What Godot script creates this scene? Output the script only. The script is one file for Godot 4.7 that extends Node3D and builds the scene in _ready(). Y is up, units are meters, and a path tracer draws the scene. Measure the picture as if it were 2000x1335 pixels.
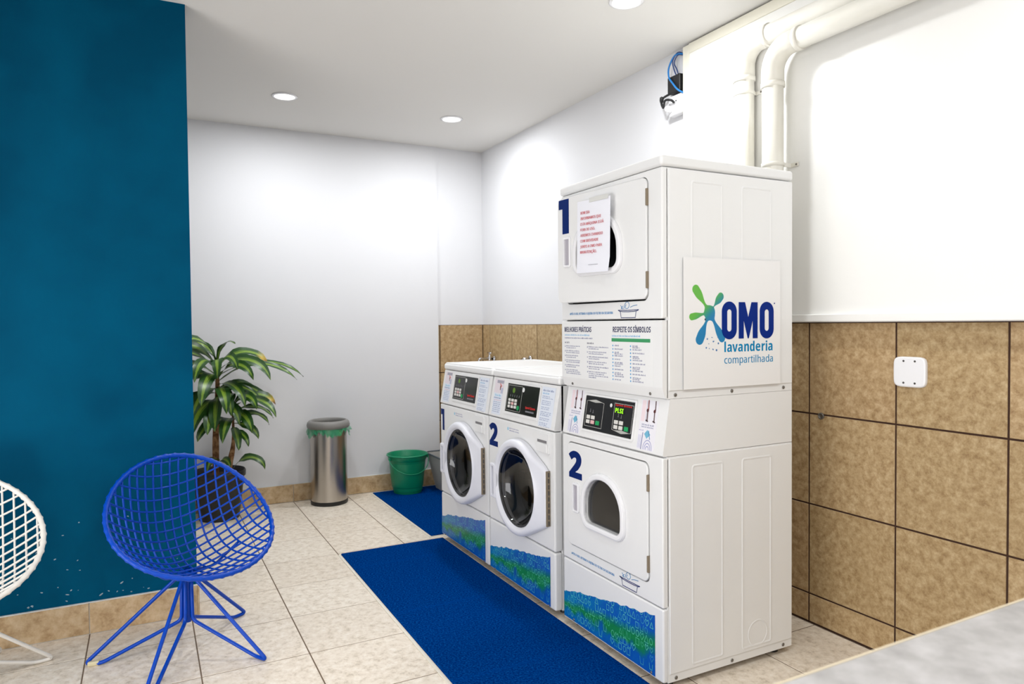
extends Node3D
# A shared laundry room: stacked dryer and two washers along a tiled wall, wire chairs by a teal wall.

const CEIL := 2.884
const BACK := -5.65
const FLAT := 0xFFFFFFFF
var M := {}
var taken := {}
var rng := RandomNumberGenerator.new()
var bold: SystemFont
var plainfont: SystemFont
var heavy: FontVariation

# ---------------------------------------------------------------- naming
func numbered(called: String) -> String:
	var n: int = taken.get(called, -1) + 1
	taken[called] = n
	return called if n == 0 else "%s_%03d" % [called, n]

func thing(called: String, label: String, category: String, at := Vector3.ZERO, turn := 0.0, group := "") -> Node3D:
	var o := Node3D.new()
	o.name = numbered(called)
	add_child(o)
	o.position = at
	o.rotation.y = turn
	o.set_meta("label", label)
	o.set_meta("category", category)
	if group: o.set_meta("group", group)
	return o

func tag(o: Node3D, label: String, category: String, group := "") -> Node3D:
	o.set_meta("label", label)
	o.set_meta("category", category)
	if group: o.set_meta("group", group)
	return o

func put(called: String, mesh: Mesh, m: Material, parent: Node3D = self, at := Transform3D()) -> MeshInstance3D:
	var o := MeshInstance3D.new()
	o.name = numbered(called) if parent == self else called
	o.mesh = mesh
	o.material_override = m
	o.transform = at
	parent.add_child(o, true)
	return o

func struct(called: String, mesh: Mesh, m: Material, at := Transform3D()) -> MeshInstance3D:
	var o := put(called, mesh, m, self, at)
	o.set_meta("kind", "structure")
	return o

func setting(called: String) -> Node3D:
	var o := Node3D.new()
	o.name = called
	o.set_meta("kind", "structure")
	add_child(o)
	return o

func T(x: float, y: float, z: float) -> Transform3D:
	return Transform3D(Basis(), Vector3(x, y, z))

func TR(at: Vector3, rot: Vector3) -> Transform3D:
	return Transform3D(Basis.from_euler(rot), at)

# ---------------------------------------------------------------- materials
func mat(called: String, c: Color, rough := 0.6, metal := 0.0, spec := 0.5) -> StandardMaterial3D:
	var m := StandardMaterial3D.new()
	m.resource_name = called
	m.albedo_color = c
	m.roughness = rough
	m.metallic = metal
	m.metallic_specular = spec
	M[called] = m
	return m

func noise_tex(sd: int, freq: float, octaves: int, cols: Array, offs: Array, size := 512, kind := FastNoiseLite.TYPE_SIMPLEX_SMOOTH, warp := 0.0, gain := 0.58) -> NoiseTexture2D:
	var n := FastNoiseLite.new()
	n.seed = sd
	n.noise_type = kind
	n.frequency = freq
	n.fractal_octaves = octaves
	n.fractal_gain = gain
	if warp > 0.0:
		n.domain_warp_enabled = true
		n.domain_warp_amplitude = warp
		n.domain_warp_frequency = freq * 1.5
	var t := NoiseTexture2D.new()
	t.width = size
	t.height = size
	t.seamless = true
	t.noise = n
	var g := Gradient.new()
	g.colors = PackedColorArray(cols)
	g.offsets = PackedFloat32Array(offs)
	t.color_ramp = g
	return t

func bump_tex(sd: int, freq: float, octaves: int, strength: float, size := 512) -> NoiseTexture2D:
	var n := FastNoiseLite.new()
	n.seed = sd
	n.frequency = freq
	n.fractal_octaves = octaves
	var t := NoiseTexture2D.new()
	t.width = size
	t.height = size
	t.seamless = true
	t.as_normal_map = true
	t.bump_strength = strength
	t.noise = n
	return t

func stone(called: String, tex: Texture2D, normal: Texture2D, scale: float, offset: Vector3, rough: float, spec := 0.5, tint := Color.WHITE) -> StandardMaterial3D:
	var m := mat(called, tint, rough, 0.0, spec)
	m.albedo_texture = tex
	m.uv1_triplanar = true
	m.uv1_world_triplanar = true
	m.uv1_scale = Vector3.ONE * scale
	m.uv1_offset = offset
	if normal:
		m.normal_enabled = true
		m.normal_texture = normal
		m.normal_scale = 0.4
	return m

func printed(called: String, im: Image, rough := 0.45) -> StandardMaterial3D:
	var m := mat(called, Color.WHITE, rough)
	m.albedo_texture = ImageTexture.create_from_image(im)
	m.texture_repeat = false
	return m

# ---------------------------------------------------------------- mesh helpers
func begin(smooth := false) -> SurfaceTool:
	var st := SurfaceTool.new()
	st.begin(Mesh.PRIMITIVE_TRIANGLES)
	st.set_smooth_group(0 if smooth else FLAT)
	return st

func done(st: SurfaceTool) -> ArrayMesh:
	st.generate_normals()
	st.index()
	return st.commit()

func tri(st: SurfaceTool, a: Vector3, b: Vector3, c: Vector3) -> void:   # counter-clockwise seen from outside
	st.add_vertex(a); st.add_vertex(c); st.add_vertex(b)

func quad(st: SurfaceTool, a: Vector3, b: Vector3, c: Vector3, d: Vector3) -> void:
	tri(st, a, b, c); tri(st, a, c, d)

func uvquad(st: SurfaceTool, p: Array, uv: Array) -> void:
	for k in [0, 2, 1, 0, 3, 2]:
		st.set_uv(uv[k]); st.add_vertex(p[k])

func bx(st: SurfaceTool, lo: Vector3, hi: Vector3) -> void:
	var v := func(i: int) -> Vector3: return Vector3(hi.x if i & 1 else lo.x, hi.y if i & 2 else lo.y, hi.z if i & 4 else lo.z)
	for f in [[4, 5, 7, 6], [1, 0, 2, 3], [5, 1, 3, 7], [0, 4, 6, 2], [6, 7, 3, 2], [0, 1, 5, 4]]:
		quad(st, v.call(f[0]), v.call(f[1]), v.call(f[2]), v.call(f[3]))

func box(lo: Vector3, hi: Vector3) -> ArrayMesh:
	var st := begin()
	bx(st, lo, hi)
	return done(st)

func rbx(lo: Vector3, hi: Vector3, r: float, seg := 2) -> ArrayMesh:     # box with rounded edges
	var st := SurfaceTool.new()
	st.begin(Mesh.PRIMITIVE_TRIANGLES)
	var c := (lo + hi) / 2.0
	var h := (hi - lo) / 2.0
	r = minf(r, minf(h.x, minf(h.y, h.z)) * 0.98)
	var ins := h - Vector3.ONE * r
	var axes := []
	for k in 3:
		var l := []
		for i in seg + 1: l.append(-h[k] + r * (1.0 - cos(PI / 2 * i / seg)) if false else -h[k] + r * i / seg)
		for i in seg + 1: l.append(h[k] - r + r * i / seg)
		axes.append(l)
	for k in 3:
		var u := (k + 1) % 3
		var w := (k + 2) % 3
		for s in [-1, 1]:
			var grid := []
			for a in axes[u]:
				var row := []
				for b in axes[w]:
					var p := Vector3.ZERO
					p[k] = s * h[k]; p[u] = a; p[w] = b
					var q := p.clamp(-ins, ins)
					var n := (p - q).normalized()
					row.append([c + q + n * r, n])
				grid.append(row)
			for i in grid.size() - 1:
				for j in grid[0].size() - 1:
					var f := [grid[i][j], grid[i + 1][j], grid[i + 1][j + 1], grid[i][j + 1]]
					for o in ([0, 2, 1, 0, 3, 2] if s > 0 else [0, 1, 2, 0, 2, 3]):
						st.set_normal(f[o][1]); st.add_vertex(f[o][0])
	st.index()
	return st.commit()

func tile_mesh(w: float, h: float, t: float, b: float) -> ArrayMesh:     # lies in xz, top at y = t, chamfered rim
	var st := begin()
	var lo := [Vector3(-w, 0, -h) / 2, Vector3(w, 0, -h) / 2, Vector3(w, 0, h) / 2, Vector3(-w, 0, h) / 2]
	var A := []
	var B := []
	for p in lo:
		A.append(Vector3(p.x, t - b, p.z))
		B.append(Vector3(p.x - signf(p.x) * b, t, p.z - signf(p.z) * b))
	for i in 4:
		var j := (i + 1) % 4
		quad(st, lo[j], lo[i], A[i], A[j])
		quad(st, A[j], A[i], B[i], B[j])
	quad(st, B[3], B[2], B[1], B[0])
	return done(st)

func lathe(profile: Array, seg := 48, smooth := true) -> ArrayMesh:      # [radius, height] from bottom outside upwards
	var st := begin(smooth)
	for i in profile.size() - 1:
		var a: Vector2 = profile[i]
		var b: Vector2 = profile[i + 1]
		st.set_smooth_group(i if i > 0 and false else (0 if smooth else FLAT))
		for k in seg:
			var t0 := TAU * k / seg
			var t1 := TAU * (k + 1) / seg
			var p := [Vector3(a.x * cos(t0), a.y, a.x * sin(t0)), Vector3(a.x * cos(t1), a.y, a.x * sin(t1)), Vector3(b.x * cos(t1), b.y, b.x * sin(t1)), Vector3(b.x * cos(t0), b.y, b.x * sin(t0))]
			if a.x > 1e-5: tri(st, p[1], p[0], p[3])
			if b.x > 1e-5: tri(st, p[1], p[3], p[2])
			if a.x <= 1e-5 and b.x > 1e-5: pass
	return done(st)

func lathe_groups(parts: Array, seg := 48) -> ArrayMesh:                 # several profiles, hard edges between them
	var st := SurfaceTool.new()
	st.begin(Mesh.PRIMITIVE_TRIANGLES)
	var g := 1
	for profile in parts:
		st.set_smooth_group(g)
		g += 1
		for i in profile.size() - 1:
			var a: Vector2 = profile[i]
			var b: Vector2 = profile[i + 1]
			for k in seg:
				var t0 := TAU * k / seg
				var t1 := TAU * (k + 1) / seg
				var p := [Vector3(a.x * cos(t0), a.y, a.x * sin(t0)), Vector3(a.x * cos(t1), a.y, a.x * sin(t1)), Vector3(b.x * cos(t1), b.y, b.x * sin(t1)), Vector3(b.x * cos(t0), b.y, b.x * sin(t0))]
				if a.x > 1e-5: tri(st, p[1], p[0], p[3])
				if b.x > 1e-5: tri(st, p[1], p[3], p[2])
	return done(st)

func tube_into(st: SurfaceTool, pts: Array, r: float, seg := 8, closed := false, radii := []) -> void:
	var n := pts.size()
	var rings := []
	var up := Vector3.UP
	var prev := Vector3.ZERO
	for i in n:
		var a: Vector3 = pts[(i - 1 + n) % n] if closed or i > 0 else pts[i]
		var b: Vector3 = pts[(i + 1) % n] if closed or i < n - 1 else pts[i]
		var d := (b - a).normalized()
		if i == 0:
			up = Vector3.UP if absf(d.y) < 0.9 else Vector3.RIGHT
			up = (up - d * up.dot(d)).normalized()
		else:
			up = (up - d * up.dot(d)).normalized()
		prev = d
		var side := d.cross(up)
		var rr: float = radii[i] if radii else r
		var ring := []
		for k in seg:
			var t := TAU * k / seg
			ring.append(pts[i] + (up * cos(t) + side * sin(t)) * rr)
		rings.append(ring)
	for i in (n if closed else n - 1):
		var A: Array = rings[i]
		var B: Array = rings[(i + 1) % n]
		var shift := 0
		if closed and i == n - 1:
			var best := 1e9
			for s in seg:
				var e: float = A[0].distance_to(B[s])
				if e < best: best = e; shift = s
		for k in seg:
			var k2 := (k + 1) % seg
			quad(st, A[k], A[k2], B[(k2 + shift) % seg], B[(k + shift) % seg])
	if not closed:
		for k in seg:
			tri(st, pts[0], rings[0][(k + 1) % seg], rings[0][k])
			tri(st, pts[n - 1], rings[n - 1][k], rings[n - 1][(k + 1) % seg])

func tube(pts: Array, r: float, seg := 8, closed := false, radii := []) -> ArrayMesh:
	var st := begin(true)
	tube_into(st, pts, r, seg, closed, radii)
	return done(st)

func curve(pts: Array, n := 24, closed := false) -> Array:              # Catmull-Rom through the points
	var out := []
	var c := pts.size()
	for i in n + (0 if closed else 1):
		var f := float(i) / n * (c if closed else c - 1)
		var k := mini(int(f), c - 1 if closed else c - 2)
		var t := f - k
		var p := []
		for j in [-1, 0, 1, 2]:
			p.append(pts[posmod(k + j, c)] if closed else pts[clampi(k + j, 0, c - 1)])
		out.append(0.5 * (2.0 * p[1] + (p[2] - p[0]) * t + (2.0 * p[0] - 5.0 * p[1] + 4.0 * p[2] - p[3]) * t * t + (3.0 * p[1] - 3.0 * p[2] + p[3] - p[0]) * t * t * t))
	return out

func bend(pts: Array, r: float, seg := 5) -> Array:                      # polyline with rounded corners
	var out := [pts[0]]
	for i in range(1, pts.size() - 1):
		var a: Vector3 = pts[i]
		var u: Vector3 = (pts[i - 1] - a)
		var v: Vector3 = (pts[i + 1] - a)
		var l := minf(r, minf(u.length(), v.length()) * 0.45)
		var p0 := a + u.normalized() * l
		var p1 := a + v.normalized() * l
		for k in seg + 1:
			var t := float(k) / seg
			out.append(p0.lerp(a, t).lerp(a.lerp(p1, t), t))
	out.append(pts[-1])
	return out

func rrect(x0: float, y0: float, x1: float, y1: float, r: float, n := 6) -> Array:   # rounded rectangle, counter-clockwise, 4 * (n + 1) points
	var out := []
	var cs := [[x1 - r, y1 - r, 0.0], [x0 + r, y1 - r, PI / 2], [x0 + r, y0 + r, PI], [x1 - r, y0 + r, 1.5 * PI]]
	for c in cs:
		for k in n + 1:
			var t: float = c[2] + PI / 2 * k / n
			out.append(Vector2(c[0] + r * cos(t), c[1] + r * sin(t)))
	return out

func circle(cx: float, cy: float, r: float, n: int, start := 0.0) -> Array:
	var out := []
	for k in n:
		out.append(Vector2(cx + r * cos(start + TAU * k / n), cy + r * sin(start + TAU * k / n)))
	return out

func lift(loop: Array, z: float) -> Array:
	var out := []
	for p in loop: out.append(Vector3(p.x, p.y, z))
	return out

func grow(loop: Array, by: float) -> Array:                              # offsets a counter-clockwise loop outwards
	var out := []
	var n := loop.size()
	for i in n:
		var a: Vector2 = loop[(i - 1 + n) % n]
		var b: Vector2 = loop[(i + 1) % n]
		var d := (b - a).normalized()
		out.append(loop[i] + Vector2(d.y, -d.x) * by)
	return out

func loft(st: SurfaceTool, loops: Array) -> void:                        # joins loops of equal length; first loop inside-out order decides the side
	for i in loops.size() - 1:
		var A: Array = loops[i]
		var B: Array = loops[i + 1]
		var n := A.size()
		for k in n:
			var j := (k + 1) % n
			quad(st, A[k], A[j], B[j], B[k])

func cap(st: SurfaceTool, loop: Array, z: float, front := true) -> void:
	var p := PackedVector2Array(loop)
	var ix := Geometry2D.triangulate_polygon(p)
	var ccw := not Geometry2D.is_polygon_clockwise(p)
	for i in range(0, ix.size(), 3):
		var a := Vector3(p[ix[i]].x, p[ix[i]].y, z)
		var b := Vector3(p[ix[i + 1]].x, p[ix[i + 1]].y, z)
		var c := Vector3(p[ix[i + 2]].x, p[ix[i + 2]].y, z)
		if ((b - a).cross(c - a).z > 0) != front:
			tri(st, a, c, b)
		else:
			tri(st, a, b, c)

func plate(loop: Array, z0: float, z1: float, bevel := 0.0) -> ArrayMesh:  # extruded outline, front at z1
	var st := begin()
	if bevel > 0.0:
		var inner := grow(loop, -bevel)
		loft(st, [lift(loop, z0), lift(loop, z1 - bevel), lift(grow(loop, -bevel * 0.3), z1 - bevel * 0.3), lift(inner, z1)])
		cap(st, inner, z1)
	else:
		loft(st, [lift(loop, z0), lift(loop, z1)])
		cap(st, loop, z1)
	cap(st, loop, z0, false)
	return done(st)

func ring_plate(outer: Array, inner: Array, z0: float, z1: float, bo := 0.0, bi := 0.0) -> ArrayMesh:
	var st := begin()
	var loops := [lift(inner, z0), lift(outer, z0)]
	loops.append(lift(outer, z1 - bo))
	if bo > 0.0:
		loops.append(lift(grow(outer, -bo * 0.3), z1 - bo * 0.3))
		loops.append(lift(grow(outer, -bo), z1))
	if bi > 0.0:
		loops.append(lift(grow(inner, bi), z1))
		loops.append(lift(grow(inner, bi * 0.3), z1 - bi * 0.3))
	loops.append(lift(inner, z1 - bi))
	loops.append(lift(inner, z0))
	loft(st, loops)
	return done(st)

func text(called: String, words: String, m: Material, parent: Node3D, x0: float, y0: float, x1: float, y1: float, z: float, font: Font = null, caps := false) -> MeshInstance3D:
	# lettering that fills the box x0..x1, y0..y1 on the parent's front; with caps, the box holds the capitals and accents stand above it
	var t := TextMesh.new()
	t.text = words
	t.font = font if font else bold
	t.font_size = 48
	t.pixel_size = 0.01
	t.depth = 0.02
	t.curve_step = 1.2
	var a := t.get_aabb()
	var s := Vector3((x1 - x0) / a.size.x, (y1 - y0) / a.size.y, 0.03)
	var low := a.position.y
	if caps:
		var ref := TextMesh.new()
		ref.text = "H"
		ref.font = t.font
		ref.font_size = 48
		ref.pixel_size = 0.01
		var h := ref.get_aabb()
		s.y = (y1 - y0) / h.size.y
		low = h.position.y
	var at := Transform3D(Basis.from_scale(s), Vector3(x0 - a.position.x * s.x, y0 - low * s.y, z))
	return put(called, t, m, parent, at)

func sheet(x0: float, y0: float, x1: float, y1: float, z: float) -> ArrayMesh:   # thin printed sheet, picture upright on its front
	var st := begin()
	var b := z - 0.0006
	uvquad(st, [Vector3(x0, y0, z), Vector3(x1, y0, z), Vector3(x1, y1, z), Vector3(x0, y1, z)], [Vector2(0, 1), Vector2(1, 1), Vector2(1, 0), Vector2(0, 0)])
	st.set_uv(Vector2(0.01, 0.01))
	quad(st, Vector3(x1, y0, b), Vector3(x0, y0, b), Vector3(x0, y1, b), Vector3(x1, y1, b))
	quad(st, Vector3(x0, y0, b), Vector3(x1, y0, b), Vector3(x1, y0, z), Vector3(x0, y0, z))
	quad(st, Vector3(x1, y1, b), Vector3(x0, y1, b), Vector3(x0, y1, z), Vector3(x1, y1, z))
	quad(st, Vector3(x0, y1, b), Vector3(x0, y0, b), Vector3(x0, y0, z), Vector3(x0, y1, z))
	quad(st, Vector3(x1, y0, b), Vector3(x1, y1, b), Vector3(x1, y1, z), Vector3(x1, y0, z))
	return done(st)

# ---------------------------------------------------------------- drawing on images (flat print only)
func dot(im: Image, x: float, y: float, r: float, c: Color) -> void:
	for j in range(int(floor(y - r)), int(ceil(y + r)) + 1):
		for i in range(int(floor(x - r)), int(ceil(x + r)) + 1):
			if i >= 0 and j >= 0 and i < im.get_width() and j < im.get_height():
				var e := r + 0.5 - Vector2(i - x, j - y).length()
				if e > 0.0:
					im.set_pixel(i, j, im.get_pixel(i, j).lerp(c, minf(e, 1.0) * c.a))

func stroke(im: Image, pts: Array, r: float, c: Color) -> void:
	for k in pts.size() - 1:
		var a: Vector2 = pts[k]
		var b: Vector2 = pts[k + 1]
		var n := int(ceil(a.distance_to(b) / maxf(r * 0.7, 0.7)))
		for i in n + 1:
			var p := a.lerp(b, float(i) / maxi(n, 1))
			dot(im, p.x, p.y, r, c)

func words_line(im: Image, x: float, y: float, w: float, h: float, c: Color) -> void:   # a line of print too small to read: word-sized runs of strokes
	var at := x
	while at < x + w - 4:
		var l := minf(rng.randf_range(10, 34), x + w - at)
		var k := at
		while k < at + l:
			var hh := h * (1.0 if rng.randf() < 0.3 else 0.68)
			im.fill_rect(Rect2i(int(k), int(y + h - hh), 2, int(hh)), c)
			if rng.randf() < 0.6: im.fill_rect(Rect2i(int(k), int(y + h * (0.35 if rng.randf() < 0.5 else 0.85)), 4, 1), c)
			k += rng.randf_range(3.0, 5.0)
		at += l + 6

# ---------------------------------------------------------------- prints
func band_image() -> Image:
	var W := 768
	var H := 288
	var im := Image.create(W, H, false, Image.FORMAT_RGB8)
	var n := FastNoiseLite.new()
	n.seed = 11
	n.frequency = 0.006
	n.fractal_octaves = 4
	var fine := FastNoiseLite.new()
	fine.seed = 5
	fine.frequency = 0.06
	var blue := Color8(0, 84, 176)
	var cyan := Color8(0, 120, 178)
	var green := Color8(14, 126, 70)
	for j in H:
		for i in W:
			var u := float(i) / W
			var v := float(j) / H
			var e := n.get_noise_2d(i, j) * 0.55
			var mid := lerpf(0.82, 0.58, u) + e * 0.22
			var g := clampf(1.25 - absf(v - mid) / lerpf(0.09, 0.17, u) + e, 0.0, 1.0)
			var c := blue.lerp(cyan, clampf(0.8 - u + e + fine.get_noise_2d(i, j) * 0.25, 0.0, 1.0))
			im.set_pixel(i, j, c.lerp(green, g))
	var pale := Color(0.45, 0.85, 0.72, 0.75)
	var y := 20.0
	while y < H:
		var x := 8.0 + rng.randf() * 10
		while x < W:
			var s := rng.randf_range(11, 15)
			var k := rng.randi() % 5
			var p := []
			if rng.randf() > 0.18:
				if k == 0:
					for a in 13: p.append(Vector2(x + s * 0.8 * cos(TAU * a / 12), y + s * sin(TAU * a / 12)))
				elif k == 1:
					p = [Vector2(x - s, y - s), Vector2(x + s * 0.8, y - s), Vector2(x + s * 0.7, y + s), Vector2(x - s, y + s), Vector2(x - s, y - s)]
				elif k == 2:
					p = [Vector2(x, y + s), Vector2(x - s, y - s * 0.2), Vector2(x - s * 0.6, y - s), Vector2(x, y - s * 0.4), Vector2(x + s * 0.6, y - s), Vector2(x + s, y - s * 0.2), Vector2(x, y + s)]
				elif k == 3:
					p = [Vector2(x - s, y + s), Vector2(x, y - s), Vector2(x + s, y + s), Vector2(x - s, y + s)]
				else:
					p = [Vector2(x - s, y - s), Vector2(x - s * 0.7, y + s), Vector2(x + s * 0.7, y + s), Vector2(x + s, y - s)]
				var tone := pale
				tone.a = rng.randf_range(0.25, 0.8)
				stroke(im, p, 1.1, tone)
			x += 33
		y += 34
	return im

func rules_image() -> Image:                                             # the practices and symbols print, small lines only
	var W := 1024
	var H := 340
	var im := Image.create(W, H, false, Image.FORMAT_RGB8)
	im.fill(Color8(232, 232, 231))
	var navy := Color8(62, 66, 120)
	var sky := Color8(70, 150, 205)
	words_line(im, 6, 8, 330, 13, sky)
	words_line(im, 6, 32, 360, 12, navy)
	words_line(im, 600, 8, 300, 14, sky)
	im.fill_rect(Rect2i(594, 32, 406, 24), Color8(60, 150, 96))
	words_line(im, 6, 66, 60, 15, Color8(30, 32, 60))
	words_line(im, 300, 66, 80, 15, Color8(30, 32, 60))
	var y := 96
	for k in 6:
		words_line(im, 6, y, 10, 14, navy)
		words_line(im, 24, y, 190 - (k % 3) * 16, 10, navy)
		words_line(im, 24, y + 14, 130 + (k % 2) * 50, 10, navy)
		if k == 5:
			words_line(im, 24, y + 28, 195, 10, navy)
		words_line(im, 300, y, 10, 14, navy)
		words_line(im, 320, y, 235 - (k % 2) * 22, 10, navy)
		words_line(im, 320, y + 14, 120 + (k * 53) % 100, 10, navy)
		if k == 5:
			words_line(im, 320, y + 28, 230, 10, navy)
			words_line(im, 320, y + 42, 90, 10, navy)
		y += 37
	y = 78
	for k in 11:
		dot(im, 608, y + 6, 6, sky)
		words_line(im, 628, y, 50 + (k * 37) % 70, 11, navy)
		if k % 3 == 2: words_line(im, 628, y + 12, 90, 9, navy)
		dot(im, 800, y + 6, 6, sky)
		words_line(im, 822, y, 60 + (k * 29) % 80, 11, navy)
		if k % 3 == 0: words_line(im, 822, y + 12, 70, 9, navy)
		y += 24
	return im

func dryer_sticker() -> Image:                                           # coin guide: slot marks above, printed drawing below
	var im := Image.create(160, 280, false, Image.FORMAT_RGB8)
	im.fill(Color8(232, 230, 236))
	im.fill_rect(Rect2i(10, 4, 34, 118), Color8(234, 216, 220))
	im.fill_rect(Rect2i(52, 4, 26, 118), Color8(208, 204, 212))
	for k in 2:
		var x := 66.0 + k * 64
		stroke(im, [Vector2(x, 2), Vector2(x + 4, 50)], 4, Color8(178, 62, 44) if k == 0 else Color8(70, 30, 30))
		stroke(im, [Vector2(x + 2, 2), Vector2(x + 4, 40)], 2, Color8(60, 26, 24))
		dot(im, x - 2, 58, 10, Color8(84, 26, 24))
		stroke(im, [Vector2(x - 2, 58), Vector2(x + 2, 112)], 4, Color8(70, 34, 32))
		stroke(im, [Vector2(x - 8, 114), Vector2(x + 8, 118)], 4, Color8(60, 40, 40))
	words_line(im, 26, 134, 112, 10, Color8(90, 96, 140))
	words_line(im, 26, 148, 112, 8, Color8(90, 96, 140))
	words_line(im, 6, 168, 44, 8, Color8(150, 150, 190))
	for y in range(166, 216):
		var h := 1.0 - absf(y - 190) / 25.0
		im.fill_rect(Rect2i(int(84 - 26 * h), y, int(56 * h) + 1, 1), Color8(112, 178, 205))
	stroke(im, [Vector2(96, 170), Vector2(112, 214)], 3, Color8(70, 130, 170))
	stroke(im, [Vector2(44, 186), Vector2(40, 276)], 3, Color8(98, 104, 150))
	for k in 4:
		stroke(im, [Vector2(8 + k * 8, 200), Vector2(8 + k * 8, 272)], 1, Color8(176, 178, 210))
	for k in 3:
		var r := 14.0 + k * 13
		var arc := []
		for a in 15: arc.append(Vector2(98 + r * cos(PI + PI * a / 14), 274 + r * 1.3 * sin(PI + PI * a / 14)))
		stroke(im, arc, 2, Color8(140, 142, 190))
	return im

func washer_sticker(tall: bool) -> Image:
	var im := Image.create(128, 256, false, Image.FORMAT_RGB8)
	im.fill(Color8(222, 228, 238))
	var ink := Color8(104, 120, 164)
	if tall:
		words_line(im, 10, 16, 100, 14, Color8(86, 104, 150))
		words_line(im, 10, 36, 60, 12, Color8(90, 160, 205))
		var y := 58
		for k in 6:
			for l in 2 + k % 2:
				words_line(im, 10, y, 70 + (k * 23 + l * 31) % 36, 7, ink)
				y += 11
			y += 8
	else:
		im.fill_rect(Rect2i(0, 0, 128, 100), Color8(226, 216, 222))
		im.fill_rect(Rect2i(30, 6, 96, 22), Color8(166, 164, 176))
		stroke(im, [Vector2(78, 32), Vector2(98, 46), Vector2(84, 60)], 6, Color8(206, 130, 128))
		stroke(im, [Vector2(84, 48), Vector2(86, 72)], 5, Color8(70, 26, 34))
		im.fill_rect(Rect2i(96, 60, 30, 40), Color8(184, 188, 208))
		words_line(im, 20, 108, 90, 16, Color8(110, 180, 215))
		words_line(im, 10, 128, 104, 14, Color8(90, 110, 160))
		words_line(im, 10, 148, 108, 8, Color8(206, 150, 170))
		var y := 162
		for k in 6:
			words_line(im, 10, y, 104, 8, ink)
			y += 14
	return im

func sd_arm(p: Vector2, a: Vector2, b: Vector2, ra: float, rb: float, rm: float) -> float:   # limb that thins in the middle and swells at its end
	var d := b - a
	var t := clampf((p - a).dot(d) / d.length_squared(), 0.0, 1.0)
	var r := lerpf(ra, rm, smoothstep(0.0, 0.35, t)) if t < 0.35 else lerpf(rm, rb, smoothstep(0.35, 0.85, t))
	return (p - a - d * t).length() - r

func splash_image() -> Image:                                            # the splash figure of the side sign, on the sign's own white
	var W := 512
	var H := 500
	var im := Image.create(W, H, false, Image.FORMAT_RGB8)
	var paper := Color8(236, 235, 234)
	im.fill(paper)
	# sign metres: left 0 .. 0.506, bottom 0 .. 0.494
	var px := 512.0 / 0.506
	var arms := [[Vector2(0.128, 0.288), Vector2(0.060, 0.375), 0.022, 0.017, 0.005], [Vector2(0.128, 0.288), Vector2(0.184, 0.349), 0.022, 0.015, 0.0012], [Vector2(0.128, 0.288), Vector2(0.040, 0.272), 0.022, 0.0125, 0.004], [Vector2(0.128, 0.288), Vector2(0.078, 0.186), 0.022, 0.019, 0.005], [Vector2(0.128, 0.288), Vector2(0.190, 0.190), 0.022, 0.016, 0.006]]
	for j in range(90, 350):
		for i in range(10, 230):
			var p := Vector2(i / px, 0.494 - j / px)
			var e := 1e9
			for a in arms:
				var s := sd_arm(p, a[0], a[1], a[2], a[3], a[4])
				var h := clampf(0.5 + 0.5 * (e - s) / 0.010, 0.0, 1.0)
				e = lerpf(e, s, h) - 0.010 * h * (1.0 - h) if e < 1e8 else s
			if e < 0.001:
				var k := clampf((p.x - 0.03) * 3.6 + (0.36 - p.y) * 4.2 - 0.05, 0.0, 1.0)
				var c := Color8(96, 178, 62).lerp(Color8(0, 122, 176), smoothstep(0.35, 0.75, k))
				im.set_pixel(i, j, c.lerp(paper, clampf(e / 0.001, 0.0, 1.0)))
	for k in 16:
		var q := Vector2(rng.randf_range(0.105, 0.175), rng.randf_range(0.125, 0.195))
		dot(im, q.x * px, (0.494 - q.y) * px, rng.randf_range(1.2, 4.2), Color8(60, 110, 170))
	dot(im, 0.106 * px, (0.494 - 0.262) * px, 4.0, Color8(40, 60, 90))
	return im

func leaf_image(dry: bool) -> Image:
	var im := Image.create(64, 192, false, Image.FORMAT_RGB8)
	var n := FastNoiseLite.new()
	n.seed = 3
	n.frequency = 0.12
	for j in 192:
		for i in 64:
			var u := absf(i - 31.5) / 32.0
			var s := n.get_noise_2d(i * 1.6, j * 0.06)
			var g := clampf(1.0 - (u + s * 0.22) / 0.42, 0.0, 1.0)
			var c := Color8(34, 74, 22).lerp(Color8(128, 158, 50), smoothstep(0.0, 0.7, g))
			c = c.lerp(Color8(26, 60, 20), clampf(s * 0.8, 0.0, 0.5))
			if dry and j > 140:
				c = c.lerp(Color8(186, 156, 50), clampf((j - 140 + s * 30) / 24.0, 0.0, 1.0)).lerp(Color8(96, 62, 34), clampf((j - 172 + s * 20) / 14.0, 0.0, 1.0))
			im.set_pixel(i, j, c)
	return im

# ---------------------------------------------------------------- machines (front +z, right +x, base at y = 0)
func shell(lo: Vector3, hi: Vector3, t: float) -> ArrayMesh:             # sheet-metal cabinet open at the front
	var st := begin()
	bx(st, lo, Vector3(lo.x + t, hi.y, hi.z))
	bx(st, Vector3(hi.x - t, lo.y, lo.z), hi)
	bx(st, Vector3(lo.x + t, lo.y, lo.z), Vector3(hi.x - t, hi.y, lo.z + t))
	bx(st, Vector3(lo.x + t, hi.y - t, lo.z + t), Vector3(hi.x - t, hi.y, hi.z))
	bx(st, Vector3(lo.x + t, lo.y, lo.z + t), Vector3(hi.x - t, lo.y + t, hi.z))
	return done(st)

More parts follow.
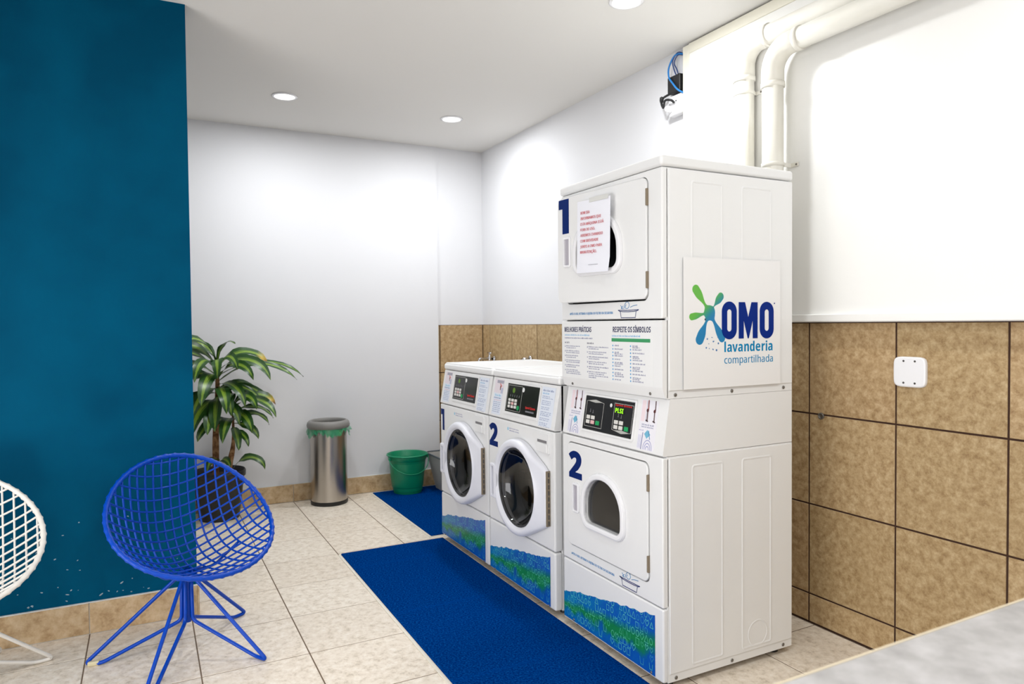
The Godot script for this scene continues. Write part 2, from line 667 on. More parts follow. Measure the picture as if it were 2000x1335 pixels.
func prism(profile: Array, x0: float, x1: float) -> ArrayMesh:           # profile of (z, y), counter-clockwise seen from +x with z to the left
	var st := begin()
	var n := profile.size()
	for i in n:
		var a: Vector2 = profile[i]
		var b: Vector2 = profile[(i + 1) % n]
		quad(st, Vector3(x0, a.y, a.x), Vector3(x1, a.y, a.x), Vector3(x1, b.y, b.x), Vector3(x0, b.y, b.x))
	var ix := Geometry2D.triangulate_polygon(PackedVector2Array(profile))
	for x in [x0, x1]:
		for i in range(0, ix.size(), 3):
			var v := []
			for k in 3: v.append(Vector3(x, profile[ix[i + k]].y, profile[ix[i + k]].x))
			if ((v[1] - v[0]).cross(v[2] - v[0]).x > 0) == (x == x1): tri(st, v[0], v[1], v[2])
			else: tri(st, v[0], v[2], v[1])
	return done(st)

func band_mesh(x0: float, x1: float, y0: float, yl: float, yr: float, sd: int) -> ArrayMesh:   # sticker with a torn upper edge
	var st := begin()
	var n := FastNoiseLite.new()
	n.seed = sd
	n.frequency = 9.0
	n.fractal_octaves = 4
	var c := 72
	var top := func(u: float) -> float: return lerpf(yl, yr, u) + n.get_noise_1d(u) * 0.010 + 0.006 * sin(u * 5.0)
	for i in c:
		var u0 := float(i) / c
		var u1 := float(i + 1) / c
		var a := lerpf(x0, x1, u0)
		var b := lerpf(x0, x1, u1)
		var H := yr - y0 + 0.03
		var t0: float = top.call(u0)
		var t1: float = top.call(u1)
		uvquad(st, [Vector3(a, y0, 0), Vector3(b, y0, 0), Vector3(b, t1, 0), Vector3(a, t0, 0)], [Vector2(u0, 1), Vector2(u1, 1), Vector2(u1, 1 - (t1 - y0) / H), Vector2(u0, 1 - (t0 - y0) / H)])
		st.set_uv(Vector2(u0, 0.5))
		quad(st, Vector3(b, t1, -0.0005), Vector3(a, t0, -0.0005), Vector3(a, t0, 0), Vector3(b, t1, 0))
	return done(st)

func dwin(x0: float, y0: float, x1: float, y1: float, rt: float, rb: float, n := 8) -> Array:   # window outline: arched above, tight corners below
	var out := []
	var cs := [[x1 - rt, y1 - rt, 0.0, rt], [x0 + rt, y1 - rt, PI / 2, rt], [x0 + rb, y0 + rb, PI, rb], [x1 - rb, y0 + rb, 1.5 * PI, rb]]
	for c in cs:
		for k in n + 1:
			var t: float = c[2] + PI / 2 * k / n
			out.append(Vector2(c[0] + c[3] * cos(t), c[1] + c[3] * sin(t)))
	return out

func one(w: float, h: float, stem: float) -> Array:                      # the figure 1
	return [Vector2(0, h * 0.73), Vector2(w - stem, h * 0.73), Vector2(w - stem, 0), Vector2(w, 0), Vector2(w, h), Vector2(0, h)]

func screw(parent: Node3D, at: Vector3, facing: Vector3, r := 0.006) -> void:
	var b := Basis()
	if facing == Vector3.RIGHT: b = Basis(Vector3(0, 0, 1), -PI / 2)
	elif facing == Vector3.BACK: b = Basis(Vector3(1, 0, 0), PI / 2)
	put("screw", lathe([Vector2(r, 0), Vector2(r, 0.002), Vector2(r * 0.7, 0.0035), Vector2(0.0, 0.004)], 12), M.screw, parent, Transform3D(b, at))

func tilt(x: float, s: float, off: float, y0: float, ang: float) -> Transform3D:
	return Transform3D(Basis(Vector3.RIGHT, -ang), Vector3(x, y0 + s * cos(ang) + off * sin(ang), -s * sin(ang) + off * cos(ang)))

func emboss(loop: Array, w: float, h: float) -> ArrayMesh:               # pressed ridge that follows an outline
	var st := begin(true)
	loft(st, [lift(loop, 0.0), lift(grow(loop, -w * 0.5), h), lift(grow(loop, -w), 0.0)])
	return done(st)

func tub_icon(parent: Node3D, x: float, y: float, s: float, z: float) -> void:   # printed wash-tub drawing
	var st := begin(true)
	var L := func(p: Array) -> void:
		var q := []
		for v in p: q.append(Vector3(x + v[0] * s, y + v[1] * s, z))
		tube_into(st, q, 0.0015, 5)
	L.call([[-1.0, 0.06], [-0.85, 0.0], [-0.5, -0.03], [0.0, -0.04], [0.5, -0.03], [0.85, 0.0], [1.0, 0.06]])
	L.call([[-1.0, 0.06], [-0.5, 0.05], [0.0, 0.04], [0.5, 0.05], [1.0, 0.06]])
	L.call([[-0.78, -0.02], [-0.7, -0.4], [0.68, -0.4], [0.76, -0.02]])
	put("tub_print", done(st), M.navy_print, parent)
	var st2 := begin(true)
	var L2 := func(p: Array) -> void:
		var q := []
		for v in p: q.append(Vector3(x + v[0] * s, y + v[1] * s, z))
		tube_into(st2, curve(q, 16), 0.0012, 5)
	L2.call([[-0.75, 0.35], [-0.55, 0.15], [-0.7, 0.18], [-0.5, 0.32]])
	L2.call([[-0.45, 0.12], [-0.3, 0.45], [-0.05, 0.55], [0.1, 0.35], [-0.05, 0.15], [-0.3, 0.2], [-0.2, 0.4]])
	L2.call([[0.2, 0.22], [0.5, 0.3], [0.85, 0.34]])
	put("laundry_print", done(st2), M.sky_print, parent)

func dryer_door(t: Node3D, y: float, ajar: float, number: int) -> void:  # y: offset of the pocket's door
	var y0 := 0.385
	var y1 := 0.842
	var hx := 0.268
	var win := dwin(-0.425, 0.518, -0.162, 0.720, 0.125, 0.035)
	var d := put("door", ring_plate(rrect(-0.573, y0, -0.001, y1, 0.028, 8), win, -0.020, 0.005, 0.004, 0.0), M.enamel, t, Transform3D(Basis(Vector3.UP, ajar), Vector3(hx, y, 0.0)))
	put("window_bezel", ring_plate(grow(win, 0.027), win, 0.003, 0.020, 0.010, 0.006), M.gloss_white, d)
	put("window_pane", plate(grow(win, 0.004), -0.012, -0.006), M.dark_pane, d)
	var grip := rrect(-0.524, 0.540, -0.474, 0.668, 0.010, 8)
	put("handle", ring_plate(grow(grip, 0.002), grow(grip, -0.008), 0.004, 0.014, 0.004, 0.002), M.gloss_white, d)
	put("handle_recess", plate(grow(grip, -0.006), 0.003, 0.0062), M.grey_plastic, d)
	if number == 2:
		text("numeral", "2", M.navy_print, d, -0.560, 0.688, -0.453, 0.810, 0.0052, heavy)
	else:
		var loop := one(0.073, 0.150, 0.046)
		put("numeral", plate(loop, 0, 0.0012), M.navy_print, d, T(-0.562, 0.686, 0.005))
	for yy in [0.425, 0.735]:
		put("hinge", rbx(Vector3(-0.004, yy, -0.006), Vector3(0.005, yy + 0.064, 0.009), 0.002, 1), M.hinge, d)

func build_dryer() -> void:
	var t := thing("stacked_dryer", "tall white stacked tumble dryer with two door windows and a splash logo side sign", "dryer", Vector3(-0.982, 0, -2.385), -PI / 2)
	var W := 0.35
	var D := -0.677
	var e: StandardMaterial3D = M.enamel
	put("lower_cabinet", shell(Vector3(-W, 0.028, D), Vector3(W, 0.877, -0.022), 0.012), e, t)
	put("upper_cabinet", shell(Vector3(-W, 1.092, D), Vector3(W, 1.944, -0.022), 0.012), e, t)
	for x in [-0.3, 0.3]:
		for z in [-0.06, -0.62]:
			put("foot", lathe([Vector2(0.022, 0), Vector2(0.022, 0.012), Vector2(0.012, 0.016), Vector2(0.012, 0.03)], 16), M.black_plastic, t, T(x, 0, z))
	# front panels
	put("toe_panel", rbx(Vector3(-W, 0.030, -0.025), Vector3(W, 0.308, 0.0), 0.008, 3), e, t)
	for k in 2:
		var y := 1.078 * k
		put("front_panel", ring_plate(rrect(-W, 0.312 + y, W, 0.8735 + y - (0.006 if k else 0.0), 0.006, 8), rrect(-0.309, 0.381 + y, 0.271, 0.846 + y, 0.030, 8), -0.025, 0.0, 0.005, 0.003), e, t)
	put("print_panel", prism([Vector2(-0.025, 1.096), Vector2(-0.012, 1.096), Vector2(-0.002, 1.126), Vector2(0.0, 1.134), Vector2(0.0, 1.380), Vector2(-0.004, 1.384), Vector2(-0.025, 1.384)], -W, W), e, t)
	dryer_door(t, 0.0, 0.0, 2)
	dryer_door(t, 1.080, deg_to_rad(4.3), 1)
	for y in [0.62, 1.70]:
		put("drum", lathe_groups([[Vector2(0.23, 0.0), Vector2(0.23, 0.45)], [Vector2(0.23, 0.45), Vector2(0.001, 0.45)]], 40), M.drum, t, TR(Vector3(-0.02, y, -0.06), Vector3(-PI / 2, 0, 0)))
	# sloping control console
	var ang := atan2(0.035, 0.213)
	put("console", prism([Vector2(D, 0.879), Vector2(-0.004, 0.879), Vector2(0.0, 0.883), Vector2(-0.034, 1.088), Vector2(-0.040, 1.091), Vector2(D, 1.091)], -W, W), e, t)
	var dp := put("display_panel", rbx(Vector3(-0.173, -0.072, 0), Vector3(0.173, 0.072, 0.004), 0.002, 1), M.black_gloss, t, tilt(-0.017, 0.111, 0.001, 0.879, ang))
	put("display_frame", ring_plate(rrect(-0.184, -0.082, 0.184, 0.082, 0.006, 3), rrect(-0.174, -0.073, 0.174, 0.073, 0.004, 3), 0.0, 0.005, 0.002, 0.001), e, dp)
	for k in 2:
		var cx := -0.096 if k == 0 else 0.105
		var f := [Vector2(cx - 0.064, -0.058), Vector2(cx + 0.062, -0.058), Vector2(cx + 0.062, 0.048), Vector2(cx, 0.058), Vector2(cx - 0.064, 0.050)]
		if k == 1:
			f = [Vector2(cx - 0.064, -0.050), Vector2(cx, -0.060), Vector2(cx + 0.062, -0.052), Vector2(cx + 0.062, 0.058), Vector2(cx - 0.064, 0.058)]
		put("keypad_outline", ring_plate(grow(f, 0.0012), grow(f, -0.0012), 0.004, 0.0046), M.silver_print, dp)
		var lab := [Vector2(cx - 0.05, 0.050), Vector2(cx, 0.046), Vector2(cx + 0.05, 0.050), Vector2(cx, 0.0575)]
		if k == 1: lab = [Vector2(cx - 0.05, -0.052), Vector2(cx, -0.0595), Vector2(cx + 0.05, -0.052), Vector2(cx, -0.047)]
		put("keypad_badge", plate(lab, 0.004, 0.0048), M.silver_print, dp)
		for r in 2:
			for c in 2:
				put("button", rbx(Vector3(cx - 0.053 + c * 0.034, -0.026 - r * 0.020, 0.003), Vector3(cx - 0.027 + c * 0.034, -0.010 - r * 0.020, 0.007), 0.003, 2), M.button_red if k == 0 and r == 1 and c == 1 else M.button, dp)
		put("start_button", rbx(Vector3(cx + 0.018, -0.047, 0.003), Vector3(cx + 0.044, -0.029, 0.007), 0.003, 2), M.button_green, dp)
		for c in 2:
			put("temperature_mark", lathe([Vector2(0.003, 0), Vector2(0.0012, 0.004), Vector2(0.0012, 0.014), Vector2(0.0, 0.0145)], 8), M.grey_print, dp, T(cx - 0.030 + c * 0.020, 0.004 - c * 0.004, 0.0045))
	var dm := put("display_digits_screen", plate(rrect(0.046, 0.018, 0.112, 0.042, 0.002, 2), 0.004, 0.0046), M.screen_dark, dp)
	text("display_digits", "PLSI", M.led_green, dm, 0.050, 0.0205, 0.104, 0.0395, 0.0048)
	text("brand_print", "Speed Queen", M.red_print, dp, 0.048, 0.046, 0.156, 0.0565, 0.0045)
	put("seal_sticker", plate(circle(0.017, 0.046, 0.008, 16), 0.004, 0.0046), M.pale_print, dp)
	for k in 2:
		put("guide_sticker", sheet(-0.052, -0.096, 0.052, 0.096, 0.0007), M.dryer_sticker, t, tilt(-0.263 if k == 0 else 0.243, 0.105, 0.0005, 0.879, ang))
	# lid
	put("lid", rbx(Vector3(-W - 0.004, 1.948, D - 0.004), Vector3(W + 0.004, 1.989, 0.006), 0.012, 4), e, t)
	# front prints
	for k in 2:
		var y := 1.073 * k
		text("care_print", "APÓS O USO, RETIRAR A SUJEIRA DO FILTRO DA SECADORA", M.sky_print, t, -0.282, 0.339 + y, 0.044, 0.3485 + y, 0.0002, bold, true)
		tub_icon(t, 0.146, 0.348 + y * 1.0005, 0.066, 0.0002)
	put("band_sticker", band_mesh(-0.346, 0.303, 0.038, 0.150, 0.280, 4), M.band, t, T(0, 0, 0.0008))
	text("print_heading", "MELHORES PRÁTICAS", M.navy_ink, t, -0.327, 1.337, -0.113, 1.359, 0.0002, bold, true)
	text("print_heading", "RESPEITE OS SÍMBOLOS", M.navy_ink, t, 0.043, 1.338, 0.283, 1.360, 0.0002, bold, true)
	put("rules_print", sheet(-0.328, 1.138, 0.296, 1.332, 0.0006), M.rules, t)
	for x in [-0.275, 0.270]:
		screw(t, Vector3(x, 1.107, -0.008), Vector3.BACK, 0.006)
		screw(t, Vector3(x + 0.01, 0.045, 0.0), Vector3.BACK, 0.0055)
	# right side: pressed panels, bottom lips, screws. side plane seen from +x: horizontal runs along -z
	var S := func(h: float, y: float, out: float) -> Transform3D: return Transform3D(Basis(Vector3.UP, PI / 2), Vector3(W + out, y, h))
	for s in [[1.122, 1.940], [0.060, 0.872]]:
		put("side_panel", rbx(Vector3(W - 0.001, s[0], D + 0.002), Vector3(W + 0.0035, s[1], -0.030), 0.003, 2), e, t)
		for k in 2:
			var za := -0.135 - 0.257 * k
			var zb := -0.295 - 0.262 * k
			put("pressed_ridge", emboss(rrect(0, s[0] + 0.012, absf(zb - za), s[1] - 0.034, 0.014, 4), 0.010, 0.0028), e, t, S.call(za, 0.0, 0.0035))
	put("pressed_ridge", emboss(circle(0, 0, 0.055, 28), 0.007, 0.0022), e, t, S.call(-0.480, 0.124, 0.0035))
	for y in [0.042, 1.106]:
		for z in [-0.060, -0.343, -0.627]:
			screw(t, Vector3(W, y, z), Vector3.RIGHT, 0.007)
	# splash sign
	var sg := put("side_sign", sheet(0, 0, 0.506, 0.494, 0.003), M.sign, t, S.call(-0.093, 1.124, 0.0062))
	var cxs := [0.158, 0.394]
	for k in 2:
		var o := rrect(0.190 if k == 0 else 0.391, 0.184, 0.267 if k == 0 else 0.468, 0.330, 0.0384, 10)
		var i := rrect(0.217 if k == 0 else 0.418, 0.214, 0.240 if k == 0 else 0.441, 0.300, 0.0114, 10)
		put("sign_letter", ring_plate(o, i, 0.003, 0.0042), M.logo_blue, sg)
	var m := [Vector2(0.278, 0.186), Vector2(0.304, 0.186), Vector2(0.304, 0.258), Vector2(0.326, 0.186), Vector2(0.331, 0.186), Vector2(0.353, 0.258), Vector2(0.353, 0.186), Vector2(0.379, 0.186), Vector2(0.379, 0.328), Vector2(0.346, 0.328), Vector2(0.3285, 0.268), Vector2(0.311, 0.328), Vector2(0.278, 0.328)]
	put("sign_letter", plate(m, 0.003, 0.0042), M.logo_blue, sg)
	text("sign_word", "lavanderia", M.logo_cyan, sg, 0.203, 0.135, 0.462, 0.176, 0.0032)
	text("sign_word", "compartilhada", M.logo_cyan, sg, 0.203, 0.081, 0.464, 0.120, 0.0032, plainfont)
	put("sign_dot", plate(circle(0.473, 0.324, 0.003, 10), 0.003, 0.0036), M.logo_blue, sg)

func build_washer(zc: float, number: int, label: String) -> void:
	var t := thing("washing_machine", label, "washer", Vector3(-0.993, 0, zc), -PI / 2, "front-loading washers beside the dryer")
	var W := 0.350
	var D := -0.69
	var e: StandardMaterial3D = M.enamel
	put("cabinet", shell(Vector3(-W, 0.028, D), Vector3(W, 1.084, -0.040), 0.012), e, t)
	for x in [-0.3, 0.3]:
		for z in [-0.08, -0.62]:
			put("foot", lathe([Vector2(0.022, 0), Vector2(0.022, 0.012), Vector2(0.012, 0.016), Vector2(0.012, 0.03)], 16), M.black_plastic, t, T(x, 0, z))
	put("toe_panel", rbx(Vector3(-W, 0.030, -0.042), Vector3(W, 0.303, 0.0), 0.010, 3), e, t)
	put("front_panel", ring_plate(rrect(-W, 0.308, W, 0.869, 0.008, 11), circle(0.025, 0.553, 0.200, 48, 0.07), -0.042, 0.0, 0.007, 0.0), e, t)
	var ang := atan2(0.036, 0.213)
	put("console", prism([Vector2(-0.050, 0.874), Vector2(-0.005, 0.874), Vector2(0.0, 0.879), Vector2(-0.036, 1.084), Vector2(-0.050, 1.085)], -W, W), e, t)
	put("lid", rbx(Vector3(-W - 0.003, 1.087, D - 0.004), Vector3(W + 0.003, 1.126, -0.028), 0.014, 4), e, t)
	put("lid_rim", ring_plate(rrect(-W + 0.004, 0.034, W - 0.004, -D - 0.002, 0.02, 5), rrect(-W + 0.030, 0.062, W - 0.030, -D - 0.03, 0.02, 5), 1.120, 1.131, 0.004, 0.004), e, t, Transform3D(Basis(Vector3(1, 0, 0), Vector3(0, 0, -1), Vector3(0, 1, 0)), Vector3.ZERO))
	# display
	var dp := put("display_panel", rbx(Vector3(-0.168, -0.073, 0), Vector3(0.168, 0.073, 0.004), 0.002, 1), M.black_gloss, t, tilt(0.008, 0.117, 0.001, 0.874, ang))
	put("display_frame", ring_plate(rrect(-0.178, -0.088, 0.178, 0.082, 0.006, 3), rrect(-0.169, -0.074, 0.169, 0.074, 0.004, 3), 0.0, 0.005, 0.002, 0.001), e, dp)
	var f := rrect(-0.160, -0.066, -0.004, 0.066, 0.004, 3)
	put("keypad_outline", ring_plate(f, grow(f, -0.0018), 0.004, 0.0046), M.silver_print, dp)
	for r in 3:
		for c in 3:
			put("button", rbx(Vector3(-0.140 + c * 0.034, -0.018 - r * 0.017, 0.003), Vector3(-0.116 + c * 0.034, -0.004 - r * 0.017, 0.007), 0.003, 2), M.button_red if r == 1 and c == 1 else M.button, dp)
	put("start_button", plate(circle(-0.028, -0.046, 0.012, 16), 0.003, 0.007), M.button_green, dp)
	put("display_screen", plate(circle(-0.095, 0.040, 0.014, 18), 0.004, 0.0046), M.led_olive, dp)
	for c in 5:
		put("cycle_mark", box(Vector3(-0.128 + c * 0.024, 0.006, 0.004), Vector3(-0.124 + c * 0.024, 0.018, 0.0046)), M.grey_print, dp)
	put("seal_sticker", plate(circle(0.006, 0.050, 0.012, 16), 0.004, 0.0048), M.pale_print, dp)
	text("brand_print", "Speed Queen", M.red_print, dp, 0.048, -0.044, 0.146, -0.028, 0.0045)
	put("model_print", box(Vector3(0.052, -0.058, 0.004), Vector3(0.138, -0.050, 0.0045)), M.grey_print, dp)
	put("guide_sticker", sheet(-0.052, -0.095, 0.052, 0.095, 0.0007), M.washer_sticker_a, t, tilt(-0.270, 0.108, 0.0005, 0.874, ang))
	put("guide_sticker", sheet(-0.062, -0.098, 0.062, 0.092, 0.0007), M.washer_sticker_b, t, tilt(0.255, 0.108, 0.0005, 0.874, ang))
	# detergent drawer
	var dr := put("detergent_drawer", plate(rrect(0.176, 0.758, 0.310, 0.857, 0.010, 4), -0.002, 0.006, 0.003), e, t)
	put("drawer_slot", rbx(Vector3(0.200, 0.808, 0.003), Vector3(0.290, 0.822, 0.0068), 0.002, 1), M.slot_grey, dr)
	put("drawer_grip", rbx(Vector3(0.192, 0.764, 0.004), Vector3(0.298, 0.806, 0.013), 0.008, 3), e, dr)
	put("notice_print", sheet(-0.130, 0.814, 0.010, 0.842, 0.0006), M.notice, t)
	if number == 2:
		text("numeral", "2", M.navy_print, t, -0.344, 0.712, -0.240, 0.838, 0.0002, heavy)
	else:
		put("numeral", plate(one(0.052, 0.134, 0.028), 0, 0.0012), M.navy_print, t, T(-0.338, 0.705, 0.0))
	put("band_sticker", band_mesh(-0.346, 0.306, 0.038, 0.148, 0.278, number + 7), M.band, t, T(0, 0, 0.0008))
	for x in [-0.285, 0.29]:
		screw(t, Vector3(x, 0.040, 0.001), Vector3.BACK, 0.0045)
	# door: round frame whose right side tapers to a hinge plate
	var C := Vector2(0.025, 0.553)
	var out := []
	var n := 48
	for k in n:
		var a := TAU * k / n
		var p := C + Vector2(cos(a), sin(a)) * 0.243
		var deg := rad_to_deg(a)
		if deg > 180: deg -= 360
		if absf(deg) < 62.0:
			# straight run from the rim at 62 degrees to the hinge corner, then down the hinge edge
			var A := C + Vector2(cos(deg_to_rad(62.0)), sin(deg_to_rad(62.0)) * signf(deg + 0.001)) * 0.243
			var H := Vector2(0.308, 0.686 if deg >= 0 else 0.420)
			if absf(deg) > 24.0: p = H.lerp(A, (absf(deg) - 24.0) / 38.0)
			else: p = Vector2(0.308, lerpf(0.553, H.y, absf(deg) / 24.0))
		out.append(p)
	var hole := circle(C.x, C.y, 0.196, n)
	var st := begin()
	var low := func(loop: Array, z: float) -> Array:       # the front falls away towards the hinge
		var o := []
		for v in loop: o.append(Vector3(v.x, v.y, z * lerpf(1.0, 0.56, smoothstep(0.16, 0.30, v.x))))
		return o
	loft(st, [lift(hole, 0.004), lift(out, 0.004), low.call(out, 0.026)])
	st.set_smooth_group(2)
	loft(st, [low.call(out, 0.026), low.call(grow(out, -0.002), 0.036), low.call(grow(out, -0.007), 0.044), low.call(grow(out, -0.018), 0.048), low.call(circle(C.x, C.y, 0.216, n), 0.0485), lift(circle(C.x, C.y, 0.210, n), 0.047)])
	st.set_smooth_group(3)
	loft(st, [lift(circle(C.x, C.y, 0.210, n), 0.047), lift(circle(C.x, C.y, 0.205, n), 0.044), lift(circle(C.x, C.y, 0.201, n), 0.034), lift(hole, 0.030), lift(hole, 0.004)])
	var d := put("door", done(st), M.door_white, t)
	put("glass_trim", lathe([Vector2(0.186, 0.0), Vector2(0.200, 0.002), Vector2(0.200, 0.012), Vector2(0.190, 0.014), Vector2(0.186, 0.006), Vector2(0.186, 0.0)], 48), M.dark_rubber, d, TR(Vector3(C.x, C.y, 0.020), Vector3(PI / 2, 0, 0)))
	put("door_glass", lathe([Vector2(0.188, 0.0), Vector2(0.178, -0.016), Vector2(0.160, -0.040), Vector2(0.130, -0.058), Vector2(0.080, -0.068), Vector2(0.001, -0.071)], 48), M.bowl_glass, d, TR(Vector3(C.x, C.y, 0.030), Vector3(PI / 2, 0, 0)))
	var gl := rrect(-0.246, 0.452, -0.176, 0.638, 0.014, 4)
	put("handle", ring_plate(gl, rrect(-0.226, 0.470, -0.200, 0.620, 0.008, 4), 0.0, 0.051, 0.008, 0.004), M.door_white, d)
	put("handle_recess", plate(rrect(-0.230, 0.466, -0.196, 0.624, 0.006, 4), 0.002, 0.016), M.grey_plastic, d)
	var hg := put("hinge", rbx(Vector3(0.3075, 0.422, 0.001), Vector3(0.312, 0.684, 0.024), 0.0015, 1), M.hinge, d)
	for k in 9:
		put("hinge_knuckle", lathe([Vector2(0.0036, 0), Vector2(0.0036, 0.020)], 10), M.screw_dark, hg, T(0.312, 0.428 + k * 0.0285, 0.010))
	put("gasket", lathe([Vector2(0.200, 0.0), Vector2(0.176, -0.03), Vector2(0.186, -0.075), Vector2(0.225, -0.090)], 48), M.dark_rubber, t, TR(Vector3(C.x, C.y, -0.005), Vector3(PI / 2, 0, 0)))
	var drum := put("drum", lathe_groups([[Vector2(0.245, -0.09), Vector2(0.245, -0.50)], [Vector2(0.245, -0.50), Vector2(0.12, -0.51), Vector2(0.001, -0.49)]], 48), M.drum, t, TR(Vector3(C.x, C.y, 0.0), Vector3(PI / 2, 0, 0)))
	for k in 3:
		var a := TAU * k / 3 + 0.5
		put("drum_paddle", prism([Vector2(-0.12, 0.0), Vector2(-0.12, 0.062), Vector2(-0.46, 0.062), Vector2(-0.46, 0.0)], -0.02, 0.02), M.drum, t, Transform3D(Basis(Vector3(0, 0, 1), a), Vector3(C.x, C.y, 0) + Basis(Vector3(0, 0, 1), a) * Vector3(0, -0.243, 0)))

# ---------------------------------------------------------------- wire chair (faces local +x)
func rim_at(a: float, b: float) -> Vector3:
	var tau := deg_to_rad(41.45)
	var dn := Vector3(cos(tau), -sin(tau), 0)
	var up := Vector3(sin(tau), cos(tau), 0)
	var s := sqrt(a * a + b * b)
	# the bowl sinks in nearly straight runs from the rim to a low point behind the middle
	var a0 := 0.10
	var q := Vector2(a - a0, b)
	var l := q.length_squared()
	if l > 1e-9:
		var m := (-a0 * q.x + sqrt(a0 * a0 * q.x * q.x + l * (1.0 - a0 * a0))) / l
		s = minf(1.0 / m, 1.0)
	else:
		s = 0.0
	var deep := 0.245 * (1.0 - (sqrt(s * s + 0.03) - 0.1732) / (1.01489 - 0.1732)) * (1.0 + 0.45 * s)
	return Vector3(0.074, 0.59, 0) + 0.316 * (a * dn + 1.064 * b * Vector3(0, 0, 1)) + up * (0.02 * (a * a - b * b) - deep)

func build_chair(at: Vector3, phi: float, label: String, m: Material, rim_m: Material) -> void:
	var t := thing("wire_chair", label, "chair", at, -phi, "wire bucket chairs by the teal wall")
	var rim := []
	var radii := []
	for k in 208:
		var a := TAU * k / 208
		rim.append(rim_at(cos(a), sin(a)))
		radii.append(0.0092 + (0.0028 if k % 4 == 0 else 0.0))
	put("rim", tube(rim, 0.009, 10, true, radii), rim_m, t)
	var lines := 18
	for dir in 2:
		for k in lines:
			var a := -1.0 + 2.0 * (k + 0.5) / lines
			var e := sqrt(1.0 - a * a)
			var pts := []
			for i in 25:
				var b := e * (-1.0 + 2.0 * i / 24.0)
				var p := rim_at(a, b) if dir == 0 else rim_at(b, a)
				pts.append(p + Vector3(0, 0.002 if dir == 0 else -0.002, 0))
			put("wire", tube(pts, 0.0042, 6), m, t)
	# five bent-rod legs on a bundle of uprights
	for k in 5:
		var al := deg_to_rad([124.0, 52.0, -20.0, -111.0, -153.0][k])
		var d := Vector3(cos(al), 0, sin(al))
		var s := Vector3(-sin(al), 0, cos(al))
		var r := 0.385
		var pts := [d * 0.022 + Vector3(0, 0.345, 0), d * 0.03 + Vector3(0, 0.325, 0) + s * 0.004, d * r + s * 0.008 + Vector3(0, 0.0085, 0), d * (r - 0.062) - s * 0.008 + Vector3(0, 0.0085, 0), d * 0.024 + Vector3(0, 0.135, 0), d * 0.020 + Vector3(0, 0.345, 0)]
		var leg := put("leg", tube(bend(pts, 0.022, 5), 0.0078, 8), rim_m, t)
		if k == 0:
			put("foot_cap", rbx(Vector3(-0.024, 0.0, -0.011), Vector3(0.020, 0.019, 0.011), 0.006, 2), M.cap_cream, leg, Transform3D(Basis(Vector3.UP, -al), d * (r - 0.031)))
	put("hub", lathe([Vector2(0.014, 0.125), Vector2(0.016, 0.13), Vector2(0.016, 0.345), Vector2(0.013, 0.35)], 16), rim_m, t)
	for k in 3:
		var ab: Vector2 = [Vector2(0.30, 0.62), Vector2(0.30, -0.62), Vector2(0.80, 0.0)][k]
		var q := rim_at(ab.x, ab.y)
		put("seat_arm", tube(bend([Vector3(0, 0.338, 0), Vector3(q.x * 0.5, 0.340, q.z * 0.5), q + Vector3(0, -0.008, 0)], 0.03), 0.006, 8), rim_m, t)

# ---------------------------------------------------------------- plant
func leaf_mesh(base: Vector3, az: float, elev: float, length: float, width: float, droop: float, roll: float) -> ArrayMesh:
	var st := begin(true)
	var n := 11
	var p := base
	var rows := []
	for i in n + 1:
		var t := float(i) / n
		var el := elev - droop * pow(t, 1.25)
		var d := Vector3(cos(el) * cos(az), sin(el), cos(el) * sin(az))
		var side := Vector3(-sin(az), 0, cos(az)).rotated(d, roll * minf(1.0, t * 3.0))
		var nrm := side.cross(d).normalized()
		if nrm.y < 0 and i < 3: nrm = -nrm
		var w := width * 1.28 * (0.22 + 0.78 * smoothstep(0.05, 0.42, t)) * pow(maxf(1.0 - pow(t, 3.2), 0.0), 0.75)
		w = maxf(w, 0.0008)
		var q := p
		q.z = maxf(q.z, BACK + 0.02)
		var wave := 0.004 * sin(t * 17.0 + az * 3.0)
		rows.append([q - side * w + nrm * (0.18 * w + wave), q, q + side * w + nrm * (0.18 * w - wave), t])
		p += d * length / n
	for r in rows:
		r[0].z = maxf(r[0].z, BACK + 0.012)
		r[2].z = maxf(r[2].z, BACK + 0.012)
	for i in n:
		for s in 2:
			var A: Array = rows[i]
			var B: Array = rows[i + 1]
			var u := s * 0.5
			uvquad(st, [A[s], A[s + 1], B[s + 1], B[s]], [Vector2(u, A[3]), Vector2(u + 0.5, A[3]), Vector2(u + 0.5, B[3]), Vector2(u, B[3])])
	return done(st)

